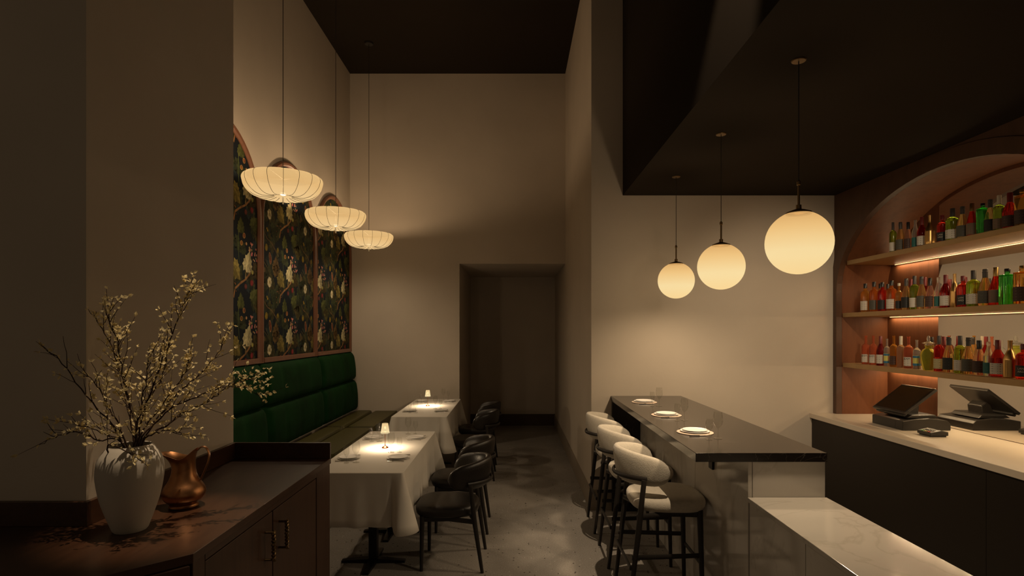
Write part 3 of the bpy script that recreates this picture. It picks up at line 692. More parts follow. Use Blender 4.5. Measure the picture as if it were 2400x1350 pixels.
# ================================================================== dining tables
TT = .74
def make_table(y0, y1, nm):
    yc = (y0 + y1) / 2; x0, x1 = -1.295, -.712; xc = (x0 + x1) / 2
    t = thing('dining_table', nm + ' dining table with twin black pedestal legs', 'table', (xc, yc, 0), 0, 'dining tables along the banquette')
    hx, hy = (x1 - x0) / 2 - .006, (y1 - y0) / 2 - .006
    MB().box(-hx, hx, -hy, hy, TT - .035, TT - .005).build('tabletop', 'walnut', t, bevel=.003)
    for s in (-1, 1):
        cy = s * .30 - .02
        MB().box(-.03, .03, cy - .03, cy + .03, .03, TT - .035).build('column', 'steel_black', t, bevel=.006)
        for dx, dy in ((1, 0), (-1, 0), (0, 1), (0, -1)):
            w = .022
            def pr(d, z): return (dx * d, cy + dy * d, z)
            vs = []
            for d, ww, z1 in ((0, .03, .034), (.225, .02, .016)):
                for sg in (-1, 1):
                    vs += [(dx * d - dy * ww * sg, cy + dy * d + dx * ww * sg, .0), (dx * d - dy * ww * sg, cy + dy * d + dx * ww * sg, z1)]
            MB().add(vs, [(0, 1, 3, 2), (4, 5, 7, 6), (0, 1, 5, 4), (2, 3, 7, 6), (0, 2, 6, 4), (1, 3, 7, 5)]).build('foot', 'steel_black', t)
    # cloth
    hx, hy = (x1 - x0) / 2, (y1 - y0) / 2; drop = .345
    per = []                                              # perimeter: point, outward normal, distance to nearest corner
    NX, NY, NC = 64, 130, 9; rc = .012
    def side(ax, ay, bx, by, nx, ny, n):
        ln = math.hypot(bx - ax, by - ay)
        for k in range(n):
            u = k / (n - 1); per.append(((ax + (bx - ax) * u, ay + (by - ay) * u), (nx, ny), min(u, 1 - u) * ln))
    def corner(cx, cy, a0):
        for k in range(1, NC):
            a = a0 + PI / 2 * k / NC; per.append(((cx + rc * math.cos(a), cy + rc * math.sin(a)), (math.cos(a), math.sin(a)), 0))
    side(hx, -hy + rc, hx, hy - rc, 1, 0, NY); corner(hx - rc, hy - rc, 0)
    side(hx - rc, hy, -hx + rc, hy, 0, 1, NX); corner(-hx + rc, hy - rc, PI / 2)
    side(-hx, hy - rc, -hx, -hy + rc, -1, 0, NY); corner(-hx + rc, -hy + rc, PI)
    side(-hx + rc, -hy, hx - rc, -hy, 0, -1, NX); corner(hx - rc, -hy + rc, 1.5 * PI)
    n = len(per); rows = [(0, 0), (.06, 0), (.12, .004), (.2, .012), (.4, .03), (.7, .065), (1.0, .10), (1.4, .16), (2, .25), (2.6, .34), (3.2, .43), (4, .55), (5, .70), (6, .85), (7, 1.0)]
    vs, fs = [], []
    rr = random.Random(int(y0 * 10))
    ph = [rr.uniform(0, 6) for _ in range(4)]
    for _, v in rows:
        for i, (p, nr, dc) in enumerate(per):
            s = (p[0] * 1.7 + p[1]) * 1.0
            fold = .010 * math.sin(s * 17 + ph[0]) + .006 * math.sin(s * 31 + ph[1])
            cn = math.exp(-(dc / .042) ** 2); cn2 = math.exp(-((dc - .058) / .018) ** 2)
            off = v * (.006 + fold * (1 - cn) * v ** .5 + .095 * cn - .050 * cn2)
            z = -drop * v * (1 + .07 * cn)
            if v == 0: off = -.004
            elif v < .005: off = 0
            vs.append((p[0] + nr[0] * off, p[1] + nr[1] * off, z + (.0 if v else .0)))
    m = len(rows)
    for i in range(m - 1):
        for k in range(n): fs.append((i * n + k, i * n + (k + 1) % n, (i + 1) * n + (k + 1) % n, (i + 1) * n + k))
    fs.append(tuple(range(n)))
    o = MB().add(vs, fs).build('tablecloth', 'linen', None, 40)
    o.location = (xc, yc, TT)
    so = o.modifiers.new('solidify', 'SOLIDIFY'); so.thickness = .003; so.offset = 1
    tag(o, 'white linen cloth draped over the %s dining table' % nm, 'tablecloth', 'white tablecloths')
TABLES = (('nearer', 3.63, 5.13, 0), ('farther', 6.0, 7.56, 2.43))
for nm, a, b, _ in TABLES: make_table(a, b, nm)
TZ = TT + .0035
# ------------------------------------------------------------------ table lamps
def table_lamp(x, y, lab):
    t = thing('table_lamp', lab, 'table lamp', (x, y, TZ), 0, 'small table lamps')
    MB().lathe([(0, 0), (.025, 0), (.026, .004), (.022, .009), (.010, .014), (.005, .020), (.003, .024), (0, .024)], 24).build('base', 'copper_base', t, 30)
    MB().lathe([(.0022, .022), (.0022, .116), (.006, .118), (.006, .124), (0, .124)], 10).build('stem', 'copper_base', t)
    MB().lathe([(.034, .114), (.0225, .19)], 32, cap=False).build('shade', 'table_shade', t, 60)
    MB().lathe([(0, .145), (.006, .149), (.008, .157), (.005, .165), (0, .167)], 12).build('bulb', 'bulb_soft', t, 60)
    point('bulb_light', (0, 0, .140), P_TABLE, .018, WARM, t)
table_lamp(-.998, 4.40, 'small white shaded lamp with copper base on the nearer table')
table_lamp(-1.04, 6.85, 'small white shaded lamp with copper base on the farther table')
# ================================================================== place settings
def plate_mesh(r, h):
    return MB().lathe([(0, 0), (r * .62, 0), (r * .68, h * .25), (r, h), (r * .985, h + .0018), (r * .93, h * .82 + .0015), (r * .72, h * .45 + .001), (r * .64, .0032), (r * .6, .003), (r * .3, .003), (0, .003)], 40)
def glass_mesh(h, rb):
    """stemmed wine glass, height h, bowl radius rb"""
    p = [(0, 0), (rb * .86, 0), (rb * .84, .0015), (rb * .25, .004), (.0028, .010), (.0022, h * .22), (.0026, h * .36), (.008, h * .40), (rb * .62, h * .47), (rb * .93, h * .58), (rb, h * .68), (rb * .93, h * .85), (rb * .78, h)]
    q = [(r, z) for r, z in p]
    return MB().lathe(q, 28, cap=False)
PROTO = {}
def once(key, fn):
    if key not in PROTO: PROTO[key] = fn().data
    return PROTO[key]
def place(key, fn, name, mat, loc, rz, label, cat, group, smooth=40):
    if key not in PROTO:
        o = fn().build(name, mat, None, smooth); PROTO[key] = o.data
    else:
        o = bpy.data.objects.new(name, PROTO[key]); COL.objects.link(o)
    o.location = loc; o.rotation_euler = (0, 0, rz)
    return tag(o, label, cat, group)
def fork_mesh():
    m = MB().tube([(-.062, 0, .0025), (0, 0, .004), (.02, 0, .0025)], [.0035, .0022, .003], 6, .4)
    m.box(.018, .03, -.006, .006, .001, .0028)
    for k in range(4): m.box(.03, .052, -.006 + k * .0034, -.0044 + k * .0034, .001, .0028)
    return m
def knife_mesh():
    return MB().tube([(-.068, 0, .003), (-.01, 0, .003)], [.0036, .003], 6, .5).prism([(-.012, -.004), (.05, -.004), (.062, .004), (-.012, .004)], .0018, .0032, 'z')
def setting(x, y, z, facing, where, mat_on, glasses, r1, r2):
    """facing: +1 guest looks towards +x, -1 towards -x"""
    zz = z
    if mat_on:
        place('placemat', lambda: MB().lathe([(0, 0), (.103, 0), (.105, .002), (.103, .004), (0, .004)], 44), 'placemat', 'placemat', (x, y, zz), 0, 'round blush placemat ' + where, 'placemat', 'round placemats on the bar', 30)
        zz += .0045
    place('plate%.3f' % r1, lambda: plate_mesh(r1, .0065), 'dinner_plate', 'porcelain', (x, y, zz), 0, 'larger white plate under a smaller one ' + where, 'plate', 'white dinner plates', 25)
    place('plate%.3f' % r2, lambda: plate_mesh(r2, .006), 'side_plate', 'porcelain', (x, y, zz + .0072), 0, 'small white plate stacked on top ' + where, 'plate', 'small white plates', 25)
    (sx, sy), (lx, ly) = glasses
    place('wine_s', lambda: glass_mesh(.113, .020), 'wine_glass', 'glass', (sx, sy, z), 0, 'smaller stemmed glass ' + where, 'glass', 'small stemmed glasses', 60)
    place('wine_l', lambda: glass_mesh(.147, .027), 'wine_glass', 'glass', (lx, ly, z), 0, 'larger stemmed glass ' + where, 'glass', 'large stemmed glasses', 60)
    rz = 0 if facing > 0 else PI; off = r1 + .022 if not mat_on else .115
    place('fork', fork_mesh, 'fork', 'steel', (x, y + facing * off, z), rz, 'steel fork ' + where, 'fork', 'forks')
    place('knife', knife_mesh, 'knife', 'steel', (x, y - facing * off, z), rz, 'steel knife ' + where, 'knife', 'knives')
BZ = H1 + .0008
for (x, y, g, where) in ((1.065, 3.35, ((1.075, 3.136), (1.134, 3.165)), 'at the nearest bar place'), (1.078, 4.03, ((1.086, 3.79), (1.14, 3.81)), 'at the middle bar place'),
                         (1.089, 4.76, ((1.098, 4.52), (1.155, 4.53)), 'at the far bar place by the wall')):
    setting(x, y, BZ, 1, where, True, g, .085, .072)
for nm, a, b, dy in TABLES:
    k = .0 if dy == 0 else .06
    for x, y, fc, g, side in ((-.825, 4.04 - k, -1, ((-.855, 4.24 - k), (-.916, 4.24 - k)), 'front chair side'), (-1.172, 4.04 - k, 1, ((-1.15, 3.90 - k), (-1.088, 3.915 - k)), 'front banquette side'),
                              (-.83, 4.80 + k, -1, ((-.868, 5.0 + k), (-.93, 4.99 + k)), 'back chair side'), (-1.185, 4.80 + k, 1, ((-1.165, 4.65 + k), (-1.105, 4.66 + k)), 'back banquette side')):
        setting(x, y + dy, TZ, fc, 'on %s of the %s table' % (side, nm), False, tuple((p, q + dy) for p, q in g), .080, .069)
# ================================================================== bottles
for nm, c, tr in (('green', (.42, .62, .06), 1), ('emerald', (.10, .72, .12), 1), ('amber', (.95, .50, .10), 1), ('orange', (.95, .33, .06), 1), ('red', (.75, .05, .03), 1), ('wine_red', (.42, .025, .02), 1),
                  ('salmon', (.98, .36, .20), 1), ('rose', (.96, .62, .44), 1), ('clear', (.93, .95, .88), 1), ('champagne', (.95, .66, .26), 1), ('peach', (.98, .70, .45), 1), ('lime', (.80, .82, .12), 1)):
    plain('glass_' + nm, c, .04, trans=.9, ior=1.2, spec=.5)
plain('foil_gold', (.55, .33, .12), .3, metal=1); plain('cap_black', (.015, .013, .013), .3); plain('cap_grey', (.055, .048, .045), .35); plain('cap_red', (.16, .02, .02), .35); plain('cap_cream', (.62, .55, .42), .5)
plain('cap_bronze', (.42, .27, .10), .3, metal=1)
print_label('label_white', (.62, .58, .50), (.12, .10, .09), 22, .60); print_label('label_black', (.012, .012, .012), (.05, .05, .045), 16, .66); print_label('label_grey', (.075, .072, .055), (.14, .13, .10), 16, .66)
print_label('label_cream', (.50, .45, .25), (.15, .12, .05), 18, .62); print_label('label_teal', (.02, .13, .12), (.3, .3, .25), 14, .68); print_label('label_brown', (.05, .022, .015), (.16, .09, .05), 18, .64)
print_label('label_floral', (.22, .13, .09), (.05, .09, .03), 30, .55); plain('label_blue', (.03, .16, .30), .5); plain('label_yellow', (.62, .60, .16), .5); plain('ink_pale', (.55, .50, .40), .6); plain('ink_dark', (.02, .018, .018), .6)
# profile in fractions: (radius fraction, height fraction); neck_at = where the cap starts
SHAPES = {
    'whiskey': ([(0, 0), (.92, 0), (1, .015), (1, .60), (.97, .66), (.80, .715), (.42, .755), (.36, .78), (.36, .86)], .835, .40, 1.0),
    'wine': ([(0, 0), (.93, 0), (1, .015), (1, .42), (.97, .50), (.72, .62), (.46, .71), (.34, .78), (.33, .96), (.36, .965), (.36, 1)], .74, .37, 1.0),
    'champagne': ([(0, 0), (.92, 0), (1, .02), (1, .34), (.95, .44), (.74, .58), (.50, .71), (.36, .80), (.35, .95)], .76, .42, 1.0),
    'gin': ([(0, 0), (.93, 0), (1, .015), (1, .58), (.95, .65), (.78, .70), (.45, .735), (.34, .755), (.32, .90), (.33, .97)], .755, .36, 1.0),
    'jar': ([(0, 0), (.95, 0), (1, .015), (1, .76), (.96, .80), (.75, .825), (.36, .85), (.33, .88), (.33, .95)], .92, .46, 1.0),
    'slim': ([(0, 0), (.93, 0), (1, .015), (1, .50), (.9, .60), (.6, .72), (.40, .82), (.36, .90), (.42, .91), (.42, .97), (.36, 1.0)], 1.0, .40, 1.0),
    'long': ([(0, 0), (.93, 0), (1, .015), (1, .56), (.93, .64), (.6, .70), (.34, .74), (.31, .80), (.31, .96), (.36, .965), (.36, 1.0)], .98, .36, 1.0),
}
text_cache = {}
def text_pts(s):
    if s not in text_cache:
        c = bpy.data.curves.new('t', 'FONT'); c.body = s; c.align_x = 'CENTER'; c.size = 1
        o = bpy.data.objects.new('t', c); COL.objects.link(o); dg = bpy.context.evaluated_depsgraph_get()
        me = bpy.data.meshes.new_from_object(o.evaluated_get(dg)); bpy.data.objects.remove(o)
        text_cache[s] = ([tuple(v.co) for v in me.vertices], [tuple(p.vertices) for p in me.polygons])
    return text_cache[s]
def wrap_text(t, s, rad, z, size, ang, mat):
    v, f = text_pts(s)
    vs = []
    for x, y, _ in v:
        a = ang + x * size / rad; vs.append((rad * math.cos(a), rad * math.sin(a), z + y * size))
    o = MB().add(vs, f).build('lettering', mat, t); return o
def label_part(t, rad, z0, z1, mat, ang, half, name='label'):
    n = 16; mb = MB()
    a0, a1 = ang - half, ang + half
    vs = []
    for k in range(n + 1):
        a = a0 + (a1 - a0) * k / n
        for r, z in ((rad, z0), (rad + .0006, z0), (rad + .0006, z1), (rad, z1)): vs.append((r * math.cos(a), r * math.sin(a), z))
    fs = [(k * 4 + i, (k + 1) * 4 + i, (k + 1) * 4 + (i + 1) % 4, k * 4 + (i + 1) % 4) for k in range(n) for i in range(4)]
    fs += [(0, 1, 2, 3), tuple(n * 4 + i for i in range(4))]
    return mb.add(vs, fs).build(name, mat, t, 40)
def bottle(name, shape, glass, cap, lab, h, r, loc, label, text=None, cap_from=None, ring=None, metal=False):
    prof, cf, ltop, _ = SHAPES[shape]
    t = thing(name, label, 'bottle', loc, 0, 'liquor and wine bottles on the back bar')
    p = [(a * r, b * h) for a, b in prof]; p[0] = (0, 0)
    pp = [(q.x, q.z) for q in catmull([(a, 0, b) for a, b in p[2:]], 3)]
    p = p[:2] + [(max(.001, a), b) for a, b in pp]
    MB().lathe(p + [(0, p[-1][1])], 24).build('glass_body', glass if metal else 'glass_' + glass, t, 35)
    if cap:
        c0 = cf if cap_from is None else cap_from
        rc = max(a for a, b in prof if b >= c0 - .01) if any(b >= c0 for a, b in prof) else .36
        rc = min(rc, .42) * r + .0012
        q = [(0, c0 * h), (rc, c0 * h), (rc, h * .992), (rc * .92, h * 1.0), (0, h * 1.0)]
        if ring: q = [(0, c0 * h), (rc, c0 * h), (rc, h * .905), (rc * 1.14, h * .91), (rc * 1.14, h * .93), (rc, h * .935), (rc, h * .992), (rc * .9, h), (0, h)]
        MB().lathe(q, 20).build('cap', cap, t, 35)
    ang = PI + .25
    if lab:
        z0 = .07 * h
        if lab == 'label_bands':
            label_part(t, r + .0004, .12 * h, .46 * h, 'label_yellow', ang, 1.05); label_part(t, r + .0012, .38 * h, .45 * h, 'label_blue', ang, 1.7, 'label_band'); label_part(t, r + .0012, .11 * h, .19 * h, 'label_blue', ang, 1.7, 'label_band')
        else:
            label_part(t, r + .0004, z0, ltop * h * (.97 if shape != 'wine' else 1), lab, ang, 1.25)
    if text:
        for i, line in enumerate(text): wrap_text(t, line, r + .0016, h * (.27 - .085 * i), h * .082, ang + .25, 'ink_pale' if lab == 'label_black' else 'ink_dark')
    return t
def decanter(loc, h, r, label):
    t = thing('decanter', label, 'decanter', loc, 0, 'liquor and wine bottles on the back bar')
    prof = [(0, 0), (.62, 0), (.66, .02), (.85, .18), (1, .36), (.97, .48), (.74, .58), (.46, .615), (.42, .64), (.42, .69), (.52, .70), (.52, .715)]
    p = [(a * r, b * h) for a, b in prof]; cp = [(q.x, q.z) for q in catmull([(a, 0, b) for a, b in p[2:]], 3)]
    MB().lathe(p[:2] + cp + [(0, p[-1][1])], 28).build('glass_body', 'glass_lime', t, 40)
    MB().lathe([(0, .715 * h), (.40 * r, .72 * h), (.42 * r, .75 * h), (.75 * r, .775 * h), (.78 * r, .79 * h), (.3 * r, .815 * h), (.16 * r, .85 * h), (.22 * r, .90 * h), (.2 * r, .95 * h), (.08 * r, 1.0 * h), (0, h)], 24).build('stopper', 'glass_clear', t, 40)
# kind: (object name, shape, glass, cap, label, colour words, text, cap_from, ring, metal)
KINDS = {
    'salm': ('liquor_bottle', 'long', 'salmon', None, 'label_white', 'salmon pink bottle with a white label', ('BEAM',)),
    'wine': ('wine_bottle', 'wine', 'wine_red', 'cap_red', 'label_white', 'dark red wine bottle with a white label', None),
    'blue': ('liquor_bottle', 'long', 'clear', None, 'label_bands', 'clear bottle with blue and yellow label', None),
    'ambr': ('liquor_bottle', 'long', 'amber', None, 'label_brown', 'amber bottle with a brown label', None),
    'peac': ('liquor_bottle', 'long', 'peach', 'cap_cream', None, 'peach coloured bottle with a pale neck', None),
    'redv': ('liquor_bottle', 'gin', 'red', 'cap_grey', 'label_cream', 'bright red bottle with a cream label', None),
    'chbk': ('wine_bottle', 'champagne', 'champagne', 'cap_grey', 'label_black', 'golden sparkling wine bottle with black label', None),
    'chgr': ('wine_bottle', 'champagne', 'champagne', 'cap_grey', 'label_grey', 'golden sparkling wine bottle with grey label', None),
    'gren': ('wine_bottle', 'gin', 'green', 'cap_grey', 'label_white', 'green bottle with a white label', None),
    'rose': ('wine_bottle', 'champagne', 'rose', 'cap_black', 'label_brown', 'rose wine bottle with a dark cap', None),
    'teal': ('liquor_bottle', 'slim', 'clear', None, 'label_teal', 'clear slim bottle with a teal label', None),
    'gold': ('wine_bottle', 'wine', 'foil_gold', None, None, 'solid gold coloured bottle', None),
    'blak': ('liquor_bottle', 'whiskey', 'red', 'cap_red', 'label_black', 'red bottle with black lettered label', ('LAN', 'ARD')),
    'whpa': ('liquor_bottle', 'whiskey', 'amber', 'cap_black', 'label_white', 'pale amber whiskey bottle with black cap', None),
    'whor': ('liquor_bottle', 'whiskey', 'orange', 'cap_black', 'label_grey', 'orange whiskey bottle with grey label', None),
    'whre': ('liquor_bottle', 'whiskey', 'red', 'cap_black', 'label_black', 'red whiskey bottle with black label', None),
    'whow': ('liquor_bottle', 'whiskey', 'orange', 'cap_black', 'label_white', 'orange whiskey bottle with white label', None),
    'amdk': ('liquor_bottle', 'long', 'amber', 'cap_cream', 'label_black', 'amber bottle with a dark label', None),
    'flor': ('liquor_bottle', 'champagne', 'red', 'cap_bronze', 'label_floral', 'red bottle with floral label and bronze cap', None),
    'emer': ('liquor_bottle', 'jar', 'emerald', 'cap_black', None, 'tall emerald green bottle with black cap', None),
    'whis': ('liquor_bottle', 'jar', 'amber', 'cap_bronze', 'label_brown', 'wide amber bottle with a brown label', None),
    'reds': ('wine_bottle', 'wine', 'red', 'cap_red', 'label_brown', 'large red bottle with a dark label', None),
    'grco': ('wine_bottle', 'gin', 'green', 'cap_cream', 'label_floral', 'green bottle with a cream stopper', None),
}
CAPF = {'salm': None, 'peac': .72, 'amdk': .90, 'rose': .74}
ROWS = {
    'bottom': [('salm', 2029.5, 787, 17.8), ('salm', 2047, 787, 17.8), ('wine', 2064, 788, 18), ('blue', 2079, 794, 14), ('ambr', 2095, 787, 17.5), ('peac', 2111.5, 788, 17.5), ('salm', 2129.6, 789, 20), ('blue', 2149, 797, 16.5),
               ('deca', 2176, 787, 34), ('redv', 2201, 787, 22), ('chbk', 2224, 790, 25), ('gren', 2250.5, 787, 25), ('chgr', 2270, 791, 27), ('rose', 2295, 798, 26), ('teal', 2317, 801, 21), ('wine', 2339, 797, 30), ('gold', 2367.5, 798, 28), ('blak', 2399, 806, 30)],
    'middle': [('whpa', 2028, 665, 20), ('whor', 2048.6, 661, 20), ('whre', 2068, 662, 20), ('whow', 2089.6, 658, 22), ('amdk', 2107, 664, 15), ('chbk', 2124, 653, 20.5), ('gren', 2143.5, 647, 21), ('chgr', 2160, 648.5, 20), ('rose', 2180, 652, 20), ('teal', 2199.5, 650, 17),
               ('wine', 2216.7, 644.5, 24), ('gold', 2237.5, 642, 19), ('blak', 2257.5, 647, 25), ('gren', 2281.7, 634, 29), ('chgr', 2309, 631, 28), ('flor', 2334, 627, 27), ('emer', 2361, 630, 33), ('whis', 2396, 623, 34)],
    'top': [('gren', 2093, 521.5, 15), ('chgr', 2110.5, 521, 19), ('rose', 2128.5, 521, 17), ('teal', 2145.5, 516, 15), ('wine', 2160.5, 509, 20), ('gold', 2179.5, 505, 21), ('blak', 2208.5, 505, 22), ('gren', 2232.5, 489, 28), ('chgr', 2255.8, 484, 24),
            ('flor', 2278, 477, 22), ('emer', 2303.5, 477, 26), ('chbk', 2321, 468, 24), ('grco', 2342, 458, 24), ('reds', 2367, 452, 30), ('whis', 2396, 444, 30)],
}
for row, items in ROWS.items():
    sh = SHELVES[row]; xb = 3.07
    for i, (k, px, ty, wpx) in enumerate(items):
        y = xb * F / (px - VX); h = CH + (VY - ty) * y / F - sh; r = wpx / 2 * y / F * .97
        loc = (xb, y, sh + .0008); where = ', %s from the left on the %s shelf' % (ORD[i], row)
        if k == 'deca':
            decanter(loc, h, r, 'round lime green glass decanter with stopper on the bottom shelf'); continue
        nm, shp, gl, cap, lab, words, text = KINDS[k]
        bottle(nm, shp, gl, cap, lab, h, r, loc, words + where, text, CAPF.get(k), k in ('chbk', 'chgr'), k == 'gold')
for k, px, ty, wpx, row, words in (('whpa', 2063, 665, 16, 'middle', 'behind the red whiskey bottle on the middle shelf'), ('whre', 2081, 666, 15, 'middle', 'behind the orange whiskey bottle with white label'),
                                   ('wine', 2135, 655, 18, 'middle', 'behind the seventh middle-shelf bottle'), ('wine', 2168, 650, 18, 'middle', 'behind the eighth middle-shelf bottle'),
                                   ('wine', 2212, 789, 20, 'bottom', 'behind the bright red bottle'), ('chgr', 2184, 790, 18, 'bottom', 'behind the lime decanter')):
    xb = 3.235; sh = SHELVES[row]; y = xb * F / (px - VX); h = CH + (VY - ty) * y / F - sh; r = min(.034, wpx / 2 * y / F)
    nm, shp, gl, cap, lab, w2, text = KINDS[k]
    bottle(nm, shp, gl, cap, lab, h, r, (xb, y, sh + .0008), w2.split(' with')[0] + ' half hidden ' + words, None, CAPF.get(k), k == 'chgr')
# ================================================================== till and card terminal
pos = thing('till_terminal', 'black touchscreen till with tilted screen on the back bar', 'cash register', (2.946, 4.495, BT + .0006))
hw = .185
MB().prism([(0, 0), (.364, 0), (.364, .05), (.34, .074), (.20, .092), (.08, .084), (0, .070)], -hw, hw, 'y').build('base', 'plastic_black', pos, bevel=.004)
MB().prism([(.05, .0885), (.30, .087), (.27, .115), (.09, .115)], -hw + .03, hw - .06, 'y').build('base_hump', 'plastic_black', pos, bevel=.006)
for yy in (-.10,):
    MB().box(-.0006, .30, yy - .001, yy + .001, .01, .066).build('seam', 'steel_black', pos)
MB().prism([(.10, .10), (.20, .10), (.21, .17), (.17, .205), (.13, .18)], -.07, .07, 'y').build('neck', 'plastic_black', pos, bevel=.01)
scr = Vector((.245, 0, .185)).normalized(); nrm = Vector((-scr.z, 0, scr.x)); L_ = math.hypot(.245, .185)
def slab(a0, a1, n0, n1, y0, y1):
    vs = []
    for yv in (y0, y1):
        for a, n_ in ((a0, n0), (a1, n0), (a1, n1), (a0, n1)):
            p = Vector((.004, 0, .133)) + scr * a + nrm * n_; vs.append((p.x, yv, p.z))
    return MB().add(vs, [(0, 1, 2, 3), (4, 5, 6, 7), (0, 1, 5, 4), (1, 2, 6, 5), (2, 3, 7, 6), (3, 0, 4, 7)])
ho = slab(0, L_, -.022, 0, -.19, .19).build('screen_housing', 'plastic_black', pos, bevel=.004)
slab(.02, L_ - .018, 0, .0008, -.175, .175).build('screen', 'screen_black', ho)
slab(-.004, .03, -.04, -.022, -.165, .165).build('card_slot', 'plastic_black', pos, bevel=.006)
ct = thing('card_terminal', 'small black card terminal with keypad in front of the till', 'card reader', (3.022, 4.108, BT + .0006), .0)
MB().prism([(-.064, .009), (.064, .009), (.064, .036), (.012, .046), (-.064, .031)], -.068, .068, 'y').build('body', 'plastic_black', ct, bevel=.003)
MB().box(-.055, .055, -.058, .058, 0, .009).build('foot', 'plastic_black', ct)
MB().prism([(.006, .0455), (.056, .0367), (.056, .0378), (.006, .0466)], -.05, .05, 'y').build('screen', 'screen_black', ct)
for i, c in enumerate(((.4, .03, .02), (.45, .32, .03), (.05, .28, .05))):
    MB().box(-.056, -.046, -.045 + i * .032, -.025 + i * .032, .031, .0365).build('key', plain('key_%d' % i, c, .4), ct)
for i in range(3):
    for j in range(3):
        MB().box(-.042 + i * .013, -.034 + i * .013, -.045 + j * .032, -.025 + j * .032, .034 + .0026 * i, .0385 + .0026 * i).build('key', 'cap_grey', ct)
# ================================================================== vase, branches, pitcher
CT = .9486
VXP, VYP = -1.353, 2.005
VS = .835
vp = [(0, 0), (.060, 0), (.066, .006), (.085, .05), (.108, .11), (.121, .17), (.1235, .205), (.116, .245), (.094, .275), (.080, .289), (.079, .292)]
vi = [(.076, .290), (.088, .272), (.108, .243), (.113, .2), (.10, .11), (.07, .02), (0, .012)]
vp = [(r * VS, z * 1.03) for r, z in vp]; vi = [(r * VS, z * 1.03) for r, z in vi]
cv = [(q.x, q.z) for q in catmull([(a, 0, b) for a, b in vp[2:]], 4)]
o = MB().lathe(vp[:2] + cv + vi, 56, cap=False).build('vase', 'ceramic', None, 50)
o.location = (VXP, VYP, CT); tag(o, 'large off-white ceramic vase holding blossom branches', 'vase')
pt = thing('pitcher', 'aged copper pitcher beside the white vase', 'pitcher', (-1.318, 2.27, CT), math.radians(8))
pp = [(0, 0), (.052, 0), (.055, .005), (.051, .012), (.054, .018), (.071, .034), (.079, .056), (.073, .078), (.056, .105), (.045, .135), (.042, .165), (.044, .19), (.052, .212)]
cpp = [(q.x, q.z) for q in catmull([(a, 0, b) for a, b in pp[2:]], 4)]
full = pp[:2] + cpp
N = 48; vs, fs = [], []
inner = [(max(.001, r - .002), z) for r, z in reversed(full[6:])]
allp = full + inner
for r, z in allp:
    for k in range(N):
        a = 2 * PI * k / N; c, s = math.cos(a), math.sin(a)
        lip = max(0, (z - .15) / .062); sp = max(0, -c) ** 4; rise = max(0, c) ** 2
        rr = r * (1 + .75 * lip ** 1.5 * sp) * (1 - .10 * lip * abs(s) ** 2)
        vs.append((rr * c, rr * s, z + lip ** 2 * (.006 * sp + .022 * rise - .016 * abs(s) ** 3)))
for i in range(len(allp) - 1):
    for k in range(N): fs.append((i * N + k, i * N + (k + 1) % N, (i + 1) * N + (k + 1) % N, (i + 1) * N + k))
MB().add(vs, fs).build('body', 'copper', pt, 50)
hp = catmull([(.050, 0, .222), (.066, 0, .236), (.084, 0, .232), (.094, 0, .210), (.092, 0, .18), (.078, 0, .14), (.062, 0, .104)], 5)
MB().tube(hp, .0095, 8, .35, (0, 1, 0)).build('handle', 'copper', pt, 50)
